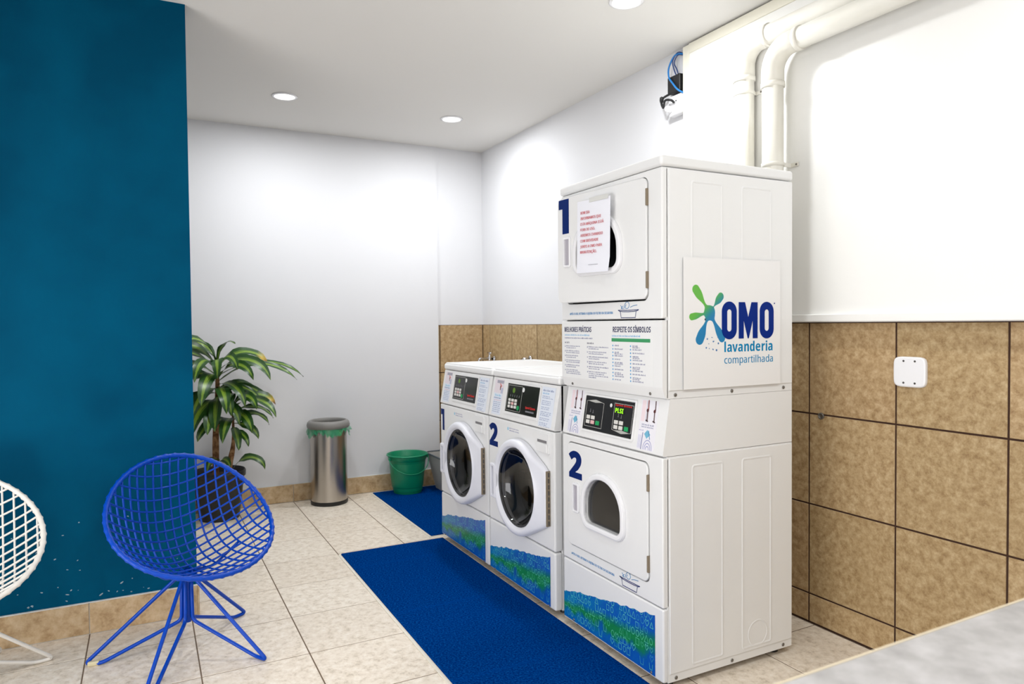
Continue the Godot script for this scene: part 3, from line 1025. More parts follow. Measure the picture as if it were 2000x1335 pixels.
func build_plant() -> void:
	var at := Vector3(-2.215, 0, -5.44)
	var t := thing("potted_plant", "tall corn plant with striped drooping leaves in a black plastic pot", "plant", at)
	put("pot", lathe_groups([[Vector2(0.0, 0.0), Vector2(0.135, 0.0)], [Vector2(0.135, 0.0), Vector2(0.172, 0.30)], [Vector2(0.172, 0.30), Vector2(0.182, 0.302), Vector2(0.184, 0.335), Vector2(0.178, 0.345)], [Vector2(0.178, 0.345), Vector2(0.168, 0.335), Vector2(0.160, 0.28)]], 40), M.black_plastic, t)
	put("soil", lathe([Vector2(0.163, 0.30), Vector2(0.12, 0.308), Vector2(0.06, 0.303), Vector2(0.001, 0.310)], 24), M.soil, t)
	put("cane", tube(curve([Vector3(-0.02, 0.29, 0.02), Vector3(-0.015, 0.6, 0.01), Vector3(0.0, 0.85, 0.03), Vector3(0.0, 1.06, 0.04)], 14), 0.021, 10, false, [0.024, 0.023, 0.022, 0.0225, 0.022, 0.021, 0.022, 0.020, 0.0205, 0.019, 0.018, 0.016, 0.014, 0.011, 0.008]), M.cane, t)
	put("cane", tube(curve([Vector3(0.055, 0.29, 0.06), Vector3(0.075, 0.42, 0.065), Vector3(0.095, 0.55, 0.07), Vector3(0.095, 0.78, 0.07)], 12), 0.018, 10, false, [0.021, 0.020, 0.0195, 0.019, 0.0185, 0.0195, 0.018, 0.015, 0.012, 0.010, 0.009, 0.008, 0.006]), M.cane, t)
	# leaves: [cane, height, azimuth (0 = right, 90 = towards the viewer), elevation, length, half width, droop, dry tip]
	var L := [
		[0, 1.08, 8, 52, 0.42, 0.036, 125, 1], [0, 1.02, 18, 30, 0.60, 0.024, 85, 0], [0, 0.98, 4, 38, 0.66, 0.022, 92, 0], [0, 1.05, 38, 40, 0.50, 0.038, 120, 0],
		[0, 1.06, 95, 55, 0.36, 0.034, 170, 0], [0, 1.03, 112, 10, 0.44, 0.040, 95, 0], [0, 1.00, 150, 30, 0.46, 0.036, 125, 0], [0, 1.08, 168, 60, 0.48, 0.034, 105, 0],
		[0, 1.06, 190, 50, 0.50, 0.030, 100, 0], [0, 0.98, 176, 25, 0.45, 0.028, 95, 0], [0, 1.10, 140, 70, 0.46, 0.030, 120, 0], [0, 0.94, 128, 0, 0.40, 0.036, 85, 0],
		[0, 0.96, 60, 15, 0.38, 0.032, 100, 0], [0, 0.92, 25, 22, 0.36, 0.022, 100, 0], [0, 0.90, 10, 28, 0.34, 0.020, 110, 0], [0, 0.95, 75, -5, 0.34, 0.036, 82, 0],
		[0, 1.11, 60, 78, 0.30, 0.024, 110, 0], [0, 1.11, 200, 74, 0.32, 0.024, 110, 0], [0, 0.90, 160, 10, 0.34, 0.030, 90, 0], [0, 0.93, 345, 25, 0.34, 0.024, 90, 0],
		[0, 0.88, 100, -10, 0.36, 0.040, 78, 0], [0, 0.86, 132, -5, 0.38, 0.042, 85, 0], [0, 0.84, 50, 5, 0.30, 0.026, 90, 0],
		[1, 0.80, 20, 48, 0.36, 0.034, 118, 1], [1, 0.78, 45, 40, 0.44, 0.038, 118, 0], [1, 0.74, 70, 20, 0.34, 0.036, 100, 0], [1, 0.76, 5, 28, 0.32, 0.020, 100, 0],
		[1, 0.72, 110, 10, 0.34, 0.034, 92, 0], [1, 0.68, 30, 5, 0.24, 0.026, 90, 0], [1, 0.70, 150, 18, 0.34, 0.034, 100, 0], [1, 0.66, 85, -5, 0.26, 0.030, 80, 0],
		[1, 0.80, 100, 66, 0.28, 0.024, 120, 0], [1, 0.80, 350, 58, 0.30, 0.024, 110, 0], [1, 0.62, 60, 12, 0.22, 0.022, 100, 0],
		[0, 1.00, 55, 50, 0.44, 0.034, 125, 0], [0, 1.07, 120, 40, 0.42, 0.036, 130, 0], [0, 0.92, 85, 20, 0.40, 0.038, 110, 0], [0, 1.02, 205, 40, 0.48, 0.030, 100, 0], [0, 0.80, 110, 5, 0.34, 0.040, 90, 0],
		[0, 0.88, 15, 35, 0.42, 0.026, 120, 0], [0, 0.82, 65, 15, 0.34, 0.034, 100, 0], [0, 1.04, 70, 62, 0.40, 0.034, 140, 0], [1, 0.70, 10, 38, 0.30, 0.026, 120, 0], [1, 0.79, 62, 55, 0.36, 0.034, 135, 0],
		[1, 0.36, 25, 55, 0.30, 0.030, 150, 0], [0, 0.40, 70, 40, 0.20, 0.024, 110, 0], [0, 0.42, 120, 30, 0.22, 0.026, 110, 0]]
	for l in L:
		var cx: float = 0.0 if l[0] == 0 else 0.093
		var cz: float = 0.04 if l[0] == 0 else 0.07
		var base := Vector3(cx, l[1], cz)
		var ms := leaf_mesh(base + at, deg_to_rad(l[2]), deg_to_rad(l[3]), l[4], l[5], deg_to_rad(l[6]), 0.75 * cos(deg_to_rad(l[2])) + rng.randf_range(-0.35, 0.35))
		put("leaf", ms, M.leaf_dry if l[7] else M.leaf, t, Transform3D(Basis(), -at))

# ---------------------------------------------------------------- small things
func build_bin() -> void:
	var t := thing("trash_can", "brushed steel pedal-less trash can with grey rim and green bag", "trash can", Vector3(-1.418, 0, -5.485))
	put("base", lathe_groups([[Vector2(0.0, 0.0), Vector2(0.138, 0.0)], [Vector2(0.138, 0.0), Vector2(0.141, 0.006), Vector2(0.141, 0.030)]], 48), M.black_plastic, t)
	put("body", lathe_groups([[Vector2(0.139, 0.028), Vector2(0.139, 0.600)], [Vector2(0.139, 0.600), Vector2(0.132, 0.600)], [Vector2(0.132, 0.600), Vector2(0.132, 0.05)], [Vector2(0.132, 0.05), Vector2(0.001, 0.05)]], 64), M.steel, t)
	put("rim", lathe([Vector2(0.132, 0.582), Vector2(0.150, 0.583), Vector2(0.160, 0.592), Vector2(0.163, 0.608), Vector2(0.158, 0.628), Vector2(0.147, 0.641), Vector2(0.136, 0.645), Vector2(0.128, 0.640), Vector2(0.126, 0.62), Vector2(0.132, 0.582)], 56), M.rim_grey, t)
	var st := begin(true)
	var n := 96
	var nz := FastNoiseLite.new()
	nz.seed = 21
	nz.frequency = 1.6
	var P := func(k: int, j: int) -> Vector3:
		var a := TAU * k / n
		var c := Vector2(cos(a), sin(a)) * 2.0
		var len := 0.052 + 0.040 * nz.get_noise_2d(c.x * 1.4, c.y * 1.4) + 0.02 * sin(a * 5.0)
		var v := j / 4.0
		var r := 0.150 + v * 0.012 + (nz.get_noise_3d(c.x * 3, c.y * 3, v * 2.0)) * 0.016 * v
		if absf(a - TAU * 0.985) < 0.35: r += 0.030 * v * cos((a - TAU * 0.985) / 0.35 * PI / 2)
		return Vector3(r * cos(a), 0.598 - len * v + 0.012 * v * nz.get_noise_2d(c.x * 5, c.y * 5), r * sin(a))
	for k in n:
		for j in 4:
			quad(st, P.call((k + 1) % n, j), P.call(k, j), P.call(k, j + 1), P.call((k + 1) % n, j + 1))
	put("bag", done(st), M.bag, t)

func build_bucket() -> void:
	var t := thing("bucket", "green plastic bucket standing on the small blue mat", "bucket", Vector3(-0.785, 0.012, -5.475))
	put("body", lathe_groups([[Vector2(0.0, 0.0), Vector2(0.112, 0.0)], [Vector2(0.112, 0.0), Vector2(0.116, 0.045)], [Vector2(0.116, 0.045), Vector2(0.126, 0.050), Vector2(0.128, 0.056), Vector2(0.148, 0.265)], [Vector2(0.148, 0.265), Vector2(0.155, 0.270), Vector2(0.158, 0.300)], [Vector2(0.158, 0.300), Vector2(0.168, 0.304), Vector2(0.168, 0.312), Vector2(0.160, 0.315)], [Vector2(0.160, 0.315), Vector2(0.153, 0.305), Vector2(0.120, 0.02)], [Vector2(0.120, 0.02), Vector2(0.001, 0.02)]], 48), M.bucket_green, t)
	var h := []
	for k in 21:
		var a := PI * k / 20.0
		h.append(Vector3(-0.166 * cos(a), 0.285 - 0.12 * sin(a), 0.03 + 0.118 * sin(a)))
	put("handle", tube(h, 0.0035, 8), M.bucket_green, t)
	for s in [-1, 1]:
		put("handle_lug", rbx(Vector3(s * 0.158 - 0.008, 0.272, 0.018), Vector3(s * 0.158 + 0.012, 0.298, 0.042), 0.004, 2), M.bucket_green, t)
	var o := put("scrub_sponge", rbx(Vector3(-0.05, 0.034, -0.03), Vector3(0.05, 0.06, 0.03), 0.01, 2), M.sponge, self, T(-0.785, 0.0, -5.475))
	tag(o, "pale sponge lying at the bottom of the green bucket", "sponge")

func build_tub() -> void:
	var t := thing("plastic_basket", "translucent grey plastic basket beside the green bucket behind the washer", "basket", Vector3(-0.405, 0.012, -5.36))
	var lo := rrect(-0.13, -0.15, 0.13, 0.15, 0.03, 5)
	var hi := rrect(-0.19, -0.20, 0.19, 0.20, 0.04, 5)
	var flatten := func(loop: Array, y: float) -> Array:
		var o := []
		for p in loop: o.append(Vector3(p.x, y, -p.y))
		return o
	var st := begin()
	loft(st, [flatten.call(lo, 0.0), flatten.call(hi, 0.290)])
	loft(st, [flatten.call(grow(hi, -0.004), 0.290), flatten.call(grow(lo, -0.004), 0.006)])
	for k in range(1, lo.size() - 1):
		tri(st, Vector3(lo[0].x, 0.003, -lo[0].y), Vector3(lo[k].x, 0.003, -lo[k].y), Vector3(lo[k + 1].x, 0.003, -lo[k + 1].y))
	put("body", done(st), M.basket_clear, t)
	put("rim", tube(flatten.call(grow(hi, 0.004), 0.292), 0.007, 8, true), M.rim_dark, t)
	var cl := begin(true)
	var nz := FastNoiseLite.new()
	nz.seed = 8
	nz.frequency = 9.0
	var rows := []
	for i in 9:
		var ring := []
		for k in 24:
			var a := TAU * k / 24
			var v := i / 8.0
			var r := sin(v * PI) * (0.11 + 0.03 * nz.get_noise_3d(cos(a), v * 3, sin(a))) + 0.002
			ring.append(Vector3(r * cos(a), 0.012 + v * 0.16 + 0.02 * nz.get_noise_2d(a, v) * sin(v * PI), r * sin(a) * 1.15))
		rows.append(ring)
	for i in 8:
		for k in 24:
			quad(cl, rows[i][(k + 1) % 24], rows[i][k], rows[i + 1][k], rows[i + 1][(k + 1) % 24])
	var o := put("folded_cloth", done(cl), M.cloth_wine, self, T(-0.42, 0.012, -5.36))
	tag(o, "wine red cloth bundled inside the translucent basket", "cloth")

func build_downlight(x: float, z: float, label: String, power: float) -> void:
	var t := thing("downlight", label, "ceiling light", Vector3(x, CEIL, z), 0.0, "recessed ceiling downlights")
	put("trim_ring", lathe([Vector2(0.066, 0.0), Vector2(0.082, -0.001), Vector2(0.083, -0.004), Vector2(0.070, -0.009), Vector2(0.064, -0.004), Vector2(0.066, 0.0)], 40), M.gloss_white, t)
	put("lamp_diffuser", lathe([Vector2(0.001, -0.006), Vector2(0.05, -0.006), Vector2(0.066, -0.003)], 32), M.lamp_glow, t)
	var l := AreaLight3D.new()
	l.name = "lamp"
	l.area_size = Vector2(0.12, 0.12)
	l.area_normalize_energy = true
	l.light_energy = power
	l.light_color = Color(0.980, 0.990, 1.0)
	l.shadow_enabled = true
	l.area_range = 12.0
	l.area_attenuation = 2.0
	l.position = Vector3(0, -0.012, 0)
	l.rotation.x = -PI / 2
	t.add_child(l)

func build_pipe(x: float, z: float, y: float, label: String, strap_y: float) -> void:
	var t := thing("drain_pipe", label, "pipe", Vector3(x, 0, z), 0.0, "white exhaust pipes above the dryer")
	var r := 0.047
	put("riser", tube([Vector3(0, 1.50, 0), Vector3(0, y - 0.10, 0)], r, 32), M.pvc, t)
	put("run", tube([Vector3(0, y, 0.10), Vector3(0, y, 1.96 - z)], r, 32), M.pvc, t)
	var el := []
	for k in 11:
		var a := PI / 2 * k / 10
		el.append(Vector3(0, y - 0.10 + 0.10 * sin(a), 0.10 - 0.10 * cos(a)))
	var full := [Vector3(0, y - 0.165, 0)] + el + [Vector3(0, y, 0.155)]
	put("elbow", tube(full, r + 0.003, 32), M.pvc, t)
	put("socket_bead", tube([Vector3(0, y - 0.172, 0), Vector3(0, y - 0.150, 0)], r + 0.0055, 32), M.pvc, t)
	put("socket_bead", tube([Vector3(0, y, 0.138), Vector3(0, y, 0.160)], r + 0.0055, 32), M.pvc, t)
	put("clip_strap", tube([Vector3(0, strap_y - 0.009, 0), Vector3(0, strap_y + 0.009, 0)], r + 0.003, 32), M.pvc, t)
	var arm := rbx(Vector3(-0.02, strap_y - 0.009, 0.030), Vector3(-x - 0.033, strap_y + 0.009, 0.034), 0.0015, 1)
	var ends := put("clip_tab", arm, M.pvc, t)
	var foot := put("clip_tab", rbx(Vector3(-x - 0.037, strap_y - 0.009, 0.030), Vector3(-x - 0.033, strap_y + 0.009, 0.075), 0.0015, 1), M.pvc, t)
	put("clip_screw", lathe([Vector2(0.005, 0), Vector2(0.004, 0.003), Vector2(0.0, 0.0035)], 10), M.screw, t, Transform3D(Basis(Vector3(0, 0, 1), PI / 2), Vector3(-x - 0.037, strap_y, 0.064)))

func build_tap(z: float, y: float, lever: bool, label: String) -> void:
	var t := thing("wall_tap", label, "tap", Vector3(0, y, z), 0.0, "chrome taps behind the washers")
	put("flange", lathe([Vector2(0.0, 0.0), Vector2(0.026, 0.0), Vector2(0.024, 0.006), Vector2(0.012, 0.010), Vector2(0.012, 0.012)], 24), M.chrome, t, TR(Vector3(-0.008, 0, 0), Vector3(0, 0, PI / 2)))
	if lever:
		put("spout", tube(bend([Vector3(-0.01, 0, 0), Vector3(-0.15, 0.004, 0), Vector3(-0.15, -0.03, 0)], 0.02), 0.010, 12), M.chrome, t)
		put("valve", lathe([Vector2(0.014, -0.01), Vector2(0.015, 0.015), Vector2(0.009, 0.03), Vector2(0.009, 0.055), Vector2(0.0, 0.056)], 20), M.chrome, t, T(-0.05, 0, 0))
		put("cross_handle", tube([Vector3(-0.05, 0.052, -0.032), Vector3(-0.05, 0.052, 0.032)], 0.007, 10), M.chrome, t)
	else:
		put("spout", tube([Vector3(-0.01, 0, 0), Vector3(-0.07, 0, 0)], 0.011, 12), M.chrome, t)
		put("cross_handle", tube([Vector3(-0.066, 0.0, -0.03), Vector3(-0.066, 0.0, 0.03)], 0.008, 10), M.chrome, t)

func tiles_on(parent: Node3D, us: Array, vs: Array, gap: float, mats: Array, place: Callable, thick := 0.006) -> void:   # one bevelled tile per cell of a grid of seams
	var cache := {}
	for i in us.size() - 1:
		for j in vs.size() - 1:
			var w: float = us[i + 1] - us[i] - gap
			var h: float = vs[j + 1] - vs[j] - gap
			if w < 0.004 or h < 0.004: continue
			var key := "%.3f %.3f" % [w, h]
			if not cache.has(key): cache[key] = tile_mesh(w, h, thick, 0.0012)
			var o := put("tile", cache[key], mats[(i * 7 + j * 3 + (i * j) % 5) % mats.size()], parent, place.call((us[i] + us[i + 1]) / 2.0, (vs[j] + vs[j + 1]) / 2.0))

# ---------------------------------------------------------------- scene
func _ready() -> void:
	# camera
	var cam := Camera3D.new()
	cam.name = "camera"
	cam.transform = Transform3D(Basis(Vector3(0.88642, -0.00927, 0.46278), Vector3(0.02044, 0.99961, -0.01913), Vector3(-0.46242, 0.02642, 0.88627)).orthonormalized(), Vector3(-2.6663, 1.3773, 0))
	cam.fov = 51.80
	cam.near = 0.05
	cam.far = 60.0
	var lens := CameraAttributesPhysical.new()
	lens.frustum_focal_length = 24.712
	lens.frustum_focus_distance = 3.2
	lens.exposure_aperture = 4.0
	lens.frustum_near = 0.05
	lens.frustum_far = 60.0
	cam.attributes = lens
	add_child(cam)
	cam.current = true
	# sky (closed room), exposure
	var env := Environment.new()
	env.background_mode = Environment.BG_COLOR
	env.background_color = Color(0.02, 0.02, 0.02)
	env.tonemap_mode = Environment.TONE_MAPPER_LINEAR
	env.tonemap_exposure = 0.95
	env.sdfgi_enabled = true
	env.ssao_enabled = true
	env.ssil_enabled = true
	var we := WorldEnvironment.new()
	we.name = "surroundings"
	we.environment = env
	add_child(we)

	rng.seed = 77
	bold = SystemFont.new()
	bold.font_names = PackedStringArray(["Droid Sans"])
	bold.font_weight = 700
	plainfont = SystemFont.new()
	plainfont.font_names = PackedStringArray(["Droid Sans"])

	heavy = FontVariation.new()
	heavy.base_font = bold
	heavy.variation_embolden = 1.0
	make_materials()

	# ceiling lights: a grid of recessed downlights, three of them in view
	build_downlight(-1.818, -4.825, "recessed downlight nearest the teal wall and the back wall", LAMP)
	build_downlight(-0.633, -4.825, "recessed downlight nearest the white back corner", LAMP)
	build_downlight(-0.630, -2.710, "recessed downlight above the stacked dryer at the picture's top", LAMP)
	build_downlight(-0.630, -0.595, "recessed downlight above the grey counter", LAMP_FRONT)
	build_downlight(-1.818, -0.595, "recessed downlight above the counter's left end", LAMP_FRONT)
	build_downlight(-3.003, -0.595, "recessed downlight left of the viewer", LAMP_FRONT)
	build_downlight(-4.190, -0.595, "recessed downlight nearest the left wall", LAMP_FRONT)
	build_downlight(-1.818, 1.2, "recessed downlight behind the viewer", LAMP_FRONT)
	build_downlight(-3.003, 1.2, "recessed downlight behind the viewer towards the left wall", LAMP_FRONT)

	# daylight: a wide frosted shop window in the left wall, outside the frame
	var win := AreaLight3D.new()
	win.name = "window_daylight"
	win.area_size = Vector2(2.0, 1.5)
	win.area_normalize_energy = true
	win.light_energy = 5.0
	win.light_color = Color(0.99, 0.99, 1.0)
	win.shadow_enabled = true
	win.area_range = 14.0
	win.area_attenuation = 2.0
	win.position = Vector3(-4.575, 0.85, -1.50)
	win.rotation.y = -PI / 2
	add_child(win)

	# ---- room shell
	var white: StandardMaterial3D = M.wall_white
	struct("ceiling", box(Vector3(-4.75, CEIL, -5.85), Vector3(0.15, CEIL + 0.12, 2.15)), M.ceiling_white)
	var gx := []
	for k in range(-6, 6): gx.append(-2.0782 + 0.4169 * k)
	gx[0] = -4.598
	gx[gx.size() - 1] = -0.002
	var gz := [BACK + 0.002]
	for k in range(-2, 16): gz.append(-4.6355 + 0.4113 * k)
	var fl := setting("floor")
	put("slab", box(Vector3(-4.75, -0.12, -5.85), Vector3(0.15, -0.0012, 2.15)), M.floor_grout, fl)
	tiles_on(fl, gx, gz, 0.0052, [M.floor_a, M.floor_b, M.floor_c], func(u: float, v: float) -> Transform3D: return T(u, -0.006, v))
	# right wall: tiled below, white above, a furred-out white panel nearer the viewer
	var wr := setting("wall_right")
	put("backing", box(Vector3(0.0025, 0.0, -5.85), Vector3(0.12, 1.3691, 2.15)), M.wall_grout, wr)
	put("plaster", box(Vector3(0.0, 1.3691, -5.85), Vector3(0.12, CEIL, 2.15)), white, wr)
	put("plaster_panel", box(Vector3(-0.030, 1.372, -2.990), Vector3(0.0, CEIL - 0.012, 2.10)), M.panel_white, wr)
	var wz := [-5.668]
	for k in range(-8, 11): wz.append(-2.2014 + 0.4158 * k)
	var wy := [0.004, 0.1346, 0.5461, 0.9576, 1.3691]
	tiles_on(wr, wz, wy, 0.0075, [M.wall_a, M.wall_b, M.wall_c], func(u: float, v: float) -> Transform3D: return Transform3D(Basis(Vector3(0, 0, -1), Vector3(-1, 0, 0), Vector3(0, 1, 0)), Vector3(0.006, v, u)))
	struct("trim_1", rbx(Vector3(-0.046, 1.371, -2.995), Vector3(0.0, 1.405, 2.10), 0.004, 2), M.panel_white)
	struct("trim_2", rbx(Vector3(-0.037, 1.405, -2.998), Vector3(0.0, CEIL - 0.014, -2.952), 0.003, 2), M.trim_cream)
	struct("trim_3", rbx(Vector3(-0.037, CEIL - 0.062, -2.952), Vector3(0.0, CEIL - 0.010, 2.10), 0.003, 2), M.trim_cream)
	# back wall: white to the left, tiled recess at the corner
	var wb := setting("wall_back")
	put("plaster", box(Vector3(-3.5, 0.0, BACK - 0.15), Vector3(-0.430, CEIL, BACK)), white, wb)
	put("corner_plaster", box(Vector3(-0.430, 1.3691, BACK - 0.15), Vector3(0.0, CEIL, BACK - 0.018)), white, wb)
	put("backing", box(Vector3(-0.430, 0.0, BACK - 0.15), Vector3(0.0, 1.3691, BACK - 0.0205)), M.wall_grout, wb)
	tiles_on(wb, [-0.430, -0.410, -0.001], wy, 0.0075, [M.wall_b, M.wall_c, M.wall_a], func(u: float, v: float) -> Transform3D: return Transform3D(Basis(Vector3(1, 0, 0), Vector3(0, 0, 1), Vector3(0, -1, 0)), Vector3(u, v, BACK - 0.024)))
	# teal partition and the rest of the shell
	struct("wall_partition", box(Vector3(-4.62, 0.0, -3.81), Vector3(-2.468, CEIL, -3.662)), M.teal)
	struct("wall_alcove", box(Vector3(-3.5, 0.0, BACK), Vector3(-3.4, CEIL, -3.81)), white)
	struct("wall_left", box(Vector3(-4.75, 0.0, -5.85), Vector3(-4.60, CEIL, 2.15)), white)
	var w1 := setting("window_1")
	put("window_pane", box(Vector3(-4.600, 0.10, -2.50), Vector3(-4.590, 1.60, -0.50)), M.window_glow, w1)
	for f in [[0.06, 0.10, -2.54, -0.46], [1.60, 1.64, -2.54, -0.46], [0.10, 1.60, -2.54, -2.50], [0.10, 1.60, -0.50, -0.46], [0.10, 1.60, -1.515, -1.485]]:
		put("window_frame", rbx(Vector3(-4.602, f[0], f[2]), Vector3(-4.578, f[1], f[3]), 0.004, 1), M.gloss_white, w1)
	struct("wall_front", box(Vector3(-4.60, 0.0, 2.0), Vector3(0.0, CEIL, 2.15)), white)
	var bb := setting("baseboard_back")
	put("mortar", box(Vector3(-3.4, 0.0, BACK), Vector3(-0.430, 0.1345, BACK + 0.006)), M.base_grout, bb)
	var bx_ := [-3.4]
	for x in gx:
		if x > -3.38 and x < -0.47: bx_.append(x)
	bx_.append(-0.4285)
	tiles_on(bb, bx_, [0.002, 0.139], 0.004, [M.base_a, M.base_b], func(u: float, v: float) -> Transform3D: return Transform3D(Basis(Vector3(1, 0, 0), Vector3(0, 0, 1), Vector3(0, -1, 0)), Vector3(u, v, BACK + 0.002)), 0.009)
	put("caulk_line", rbx(Vector3(-3.4, 0.1365, BACK - 0.001), Vector3(-0.430, 0.1405, BACK + 0.0085), 0.001, 1), M.caulk, bb)
	var bl := setting("baseboard_partition")
	put("mortar", box(Vector3(-4.6, 0.0, -3.662), Vector3(-2.4665, 0.1375, -3.655)), M.base_grout, bl)
	var px := [-4.6]
	for k in range(-4, 0): px.append(-2.912 + 0.4169 * (k + 1))
	px.append(-2.4665)
	tiles_on(bl, px, [0.002, 0.143], 0.004, [M.base_a, M.base_b], func(u: float, v: float) -> Transform3D: return Transform3D(Basis(Vector3(1, 0, 0), Vector3(0, 0, 1), Vector3(0, -1, 0)), Vector3(u, v, -3.660)), 0.009)
	put("caulk_line", rbx(Vector3(-4.6, 0.1405, -3.663), Vector3(-2.462, 0.1455, -3.6525), 0.001, 1), M.caulk, bl)
	put("end_tile", box(Vector3(-2.468, 0.001, -3.81), Vector3(-2.459, 0.141, -3.651)), M.base_b, bl)
	# chipped paint on the teal wall
	var sc := begin()
	for k in 44:
		var c := Vector2(rng.randf_range(-3.2, -2.55), 0.16 + pow(rng.randf(), 1.8) * 0.36)
		var s := rng.randf_range(0.0012, 0.0038)
		var w := rng.randf_range(0.8, 3.0)
		var ro := rng.randf_range(-0.5, 0.9)
		var loop := []
		for i in 6:
			var a := TAU * i / 6
			loop.append(c + (Vector2(cos(a) * s * w, sin(a) * s) * rng.randf_range(0.6, 1.2)).rotated(ro))
		loft(sc, [lift(loop, -3.6625), lift(loop, -3.6615)])
		cap(sc, loop, -3.6615)
	var chips := put("paint_chips", done(sc), M.chip, get_node("wall_partition"))
	chips.set_meta("kind", "stuff")

	# ---- large things
	build_dryer()
	build_washer(-3.142, 2, "white front-loading washer marked 2 next to the stacked dryer")
	build_washer(-3.857, 1, "white front-loading washer marked 1 farthest from the stacked dryer")
	build_counter()
	build_mats()
	build_chair(Vector3(-2.528, 0, -3.266), deg_to_rad(62.6), "blue wire bucket chair in front of the teal wall's edge", M.chair_blue, M.chair_blue)
	build_chair(Vector3(-3.372, 0, -3.272), deg_to_rad(83.0), "white wire bucket chair cut off by the picture's left edge", M.chair_white, M.chair_white)
	build_plant()
	build_bin()
	build_bucket()
	build_tub()
	build_sink()
	build_pipe(-0.081, -2.512, 2.698, "white plastic pipe nearer the corner, bending above the dryer", 2.47)
	build_pipe(-0.116, -2.306, 2.605, "white plastic pipe nearer the viewer, strapped low above the dryer", 2.085)
	# ---- small things
	build_notice()
	build_power()
	build_tap(-5.43, 1.075, true, "chrome tap with a spout nearest the back corner")
	build_tap(-4.79, 1.100, false, "short chrome valve on the tiles behind the second washer")
	var p := thing("wall_plate", "white blank plastic plate with four screws on the beige tiles", "wall plate", Vector3(0, 1.172, -1.723), -PI / 2)
	var pl := []
	for k in 48:
		var a := TAU * k / 48
		var cx := signf(cos(a)) * pow(absf(cos(a)), 0.36) * 0.066
		var cy := signf(sin(a)) * pow(absf(sin(a)), 0.36) * 0.060
		pl.append(Vector2(cx, cy * (1.0 + 0.04 * cos(a) * 0.0)))
	put("cover", plate(pl, 0.0, 0.014, 0.006), M.gloss_white, p)
	for s in [Vector2(-0.022, 0.043), Vector2(0.024, 0.043), Vector2(-0.022, -0.043), Vector2(0.024, -0.043)]:
		put("screw", plate(circle(s.x, s.y, 0.0042, 12), 0.012, 0.0148), M.screw_dark, p)
	var b := put("pipe_plug", lathe([Vector2(0.015, 0), Vector2(0.015, 0.006), Vector2(0.011, 0.009), Vector2(0.010, 0.004), Vector2(0.001, 0.004)], 20), M.screw, self, TR(Vector3(0.0, 0.952, -2.135), Vector3(0, 0, PI / 2)))
	tag(b, "small round metal plug in the tile joint right of the dryer", "plug")

const LAMP := 1.85
const LAMP_FRONT := 1.25

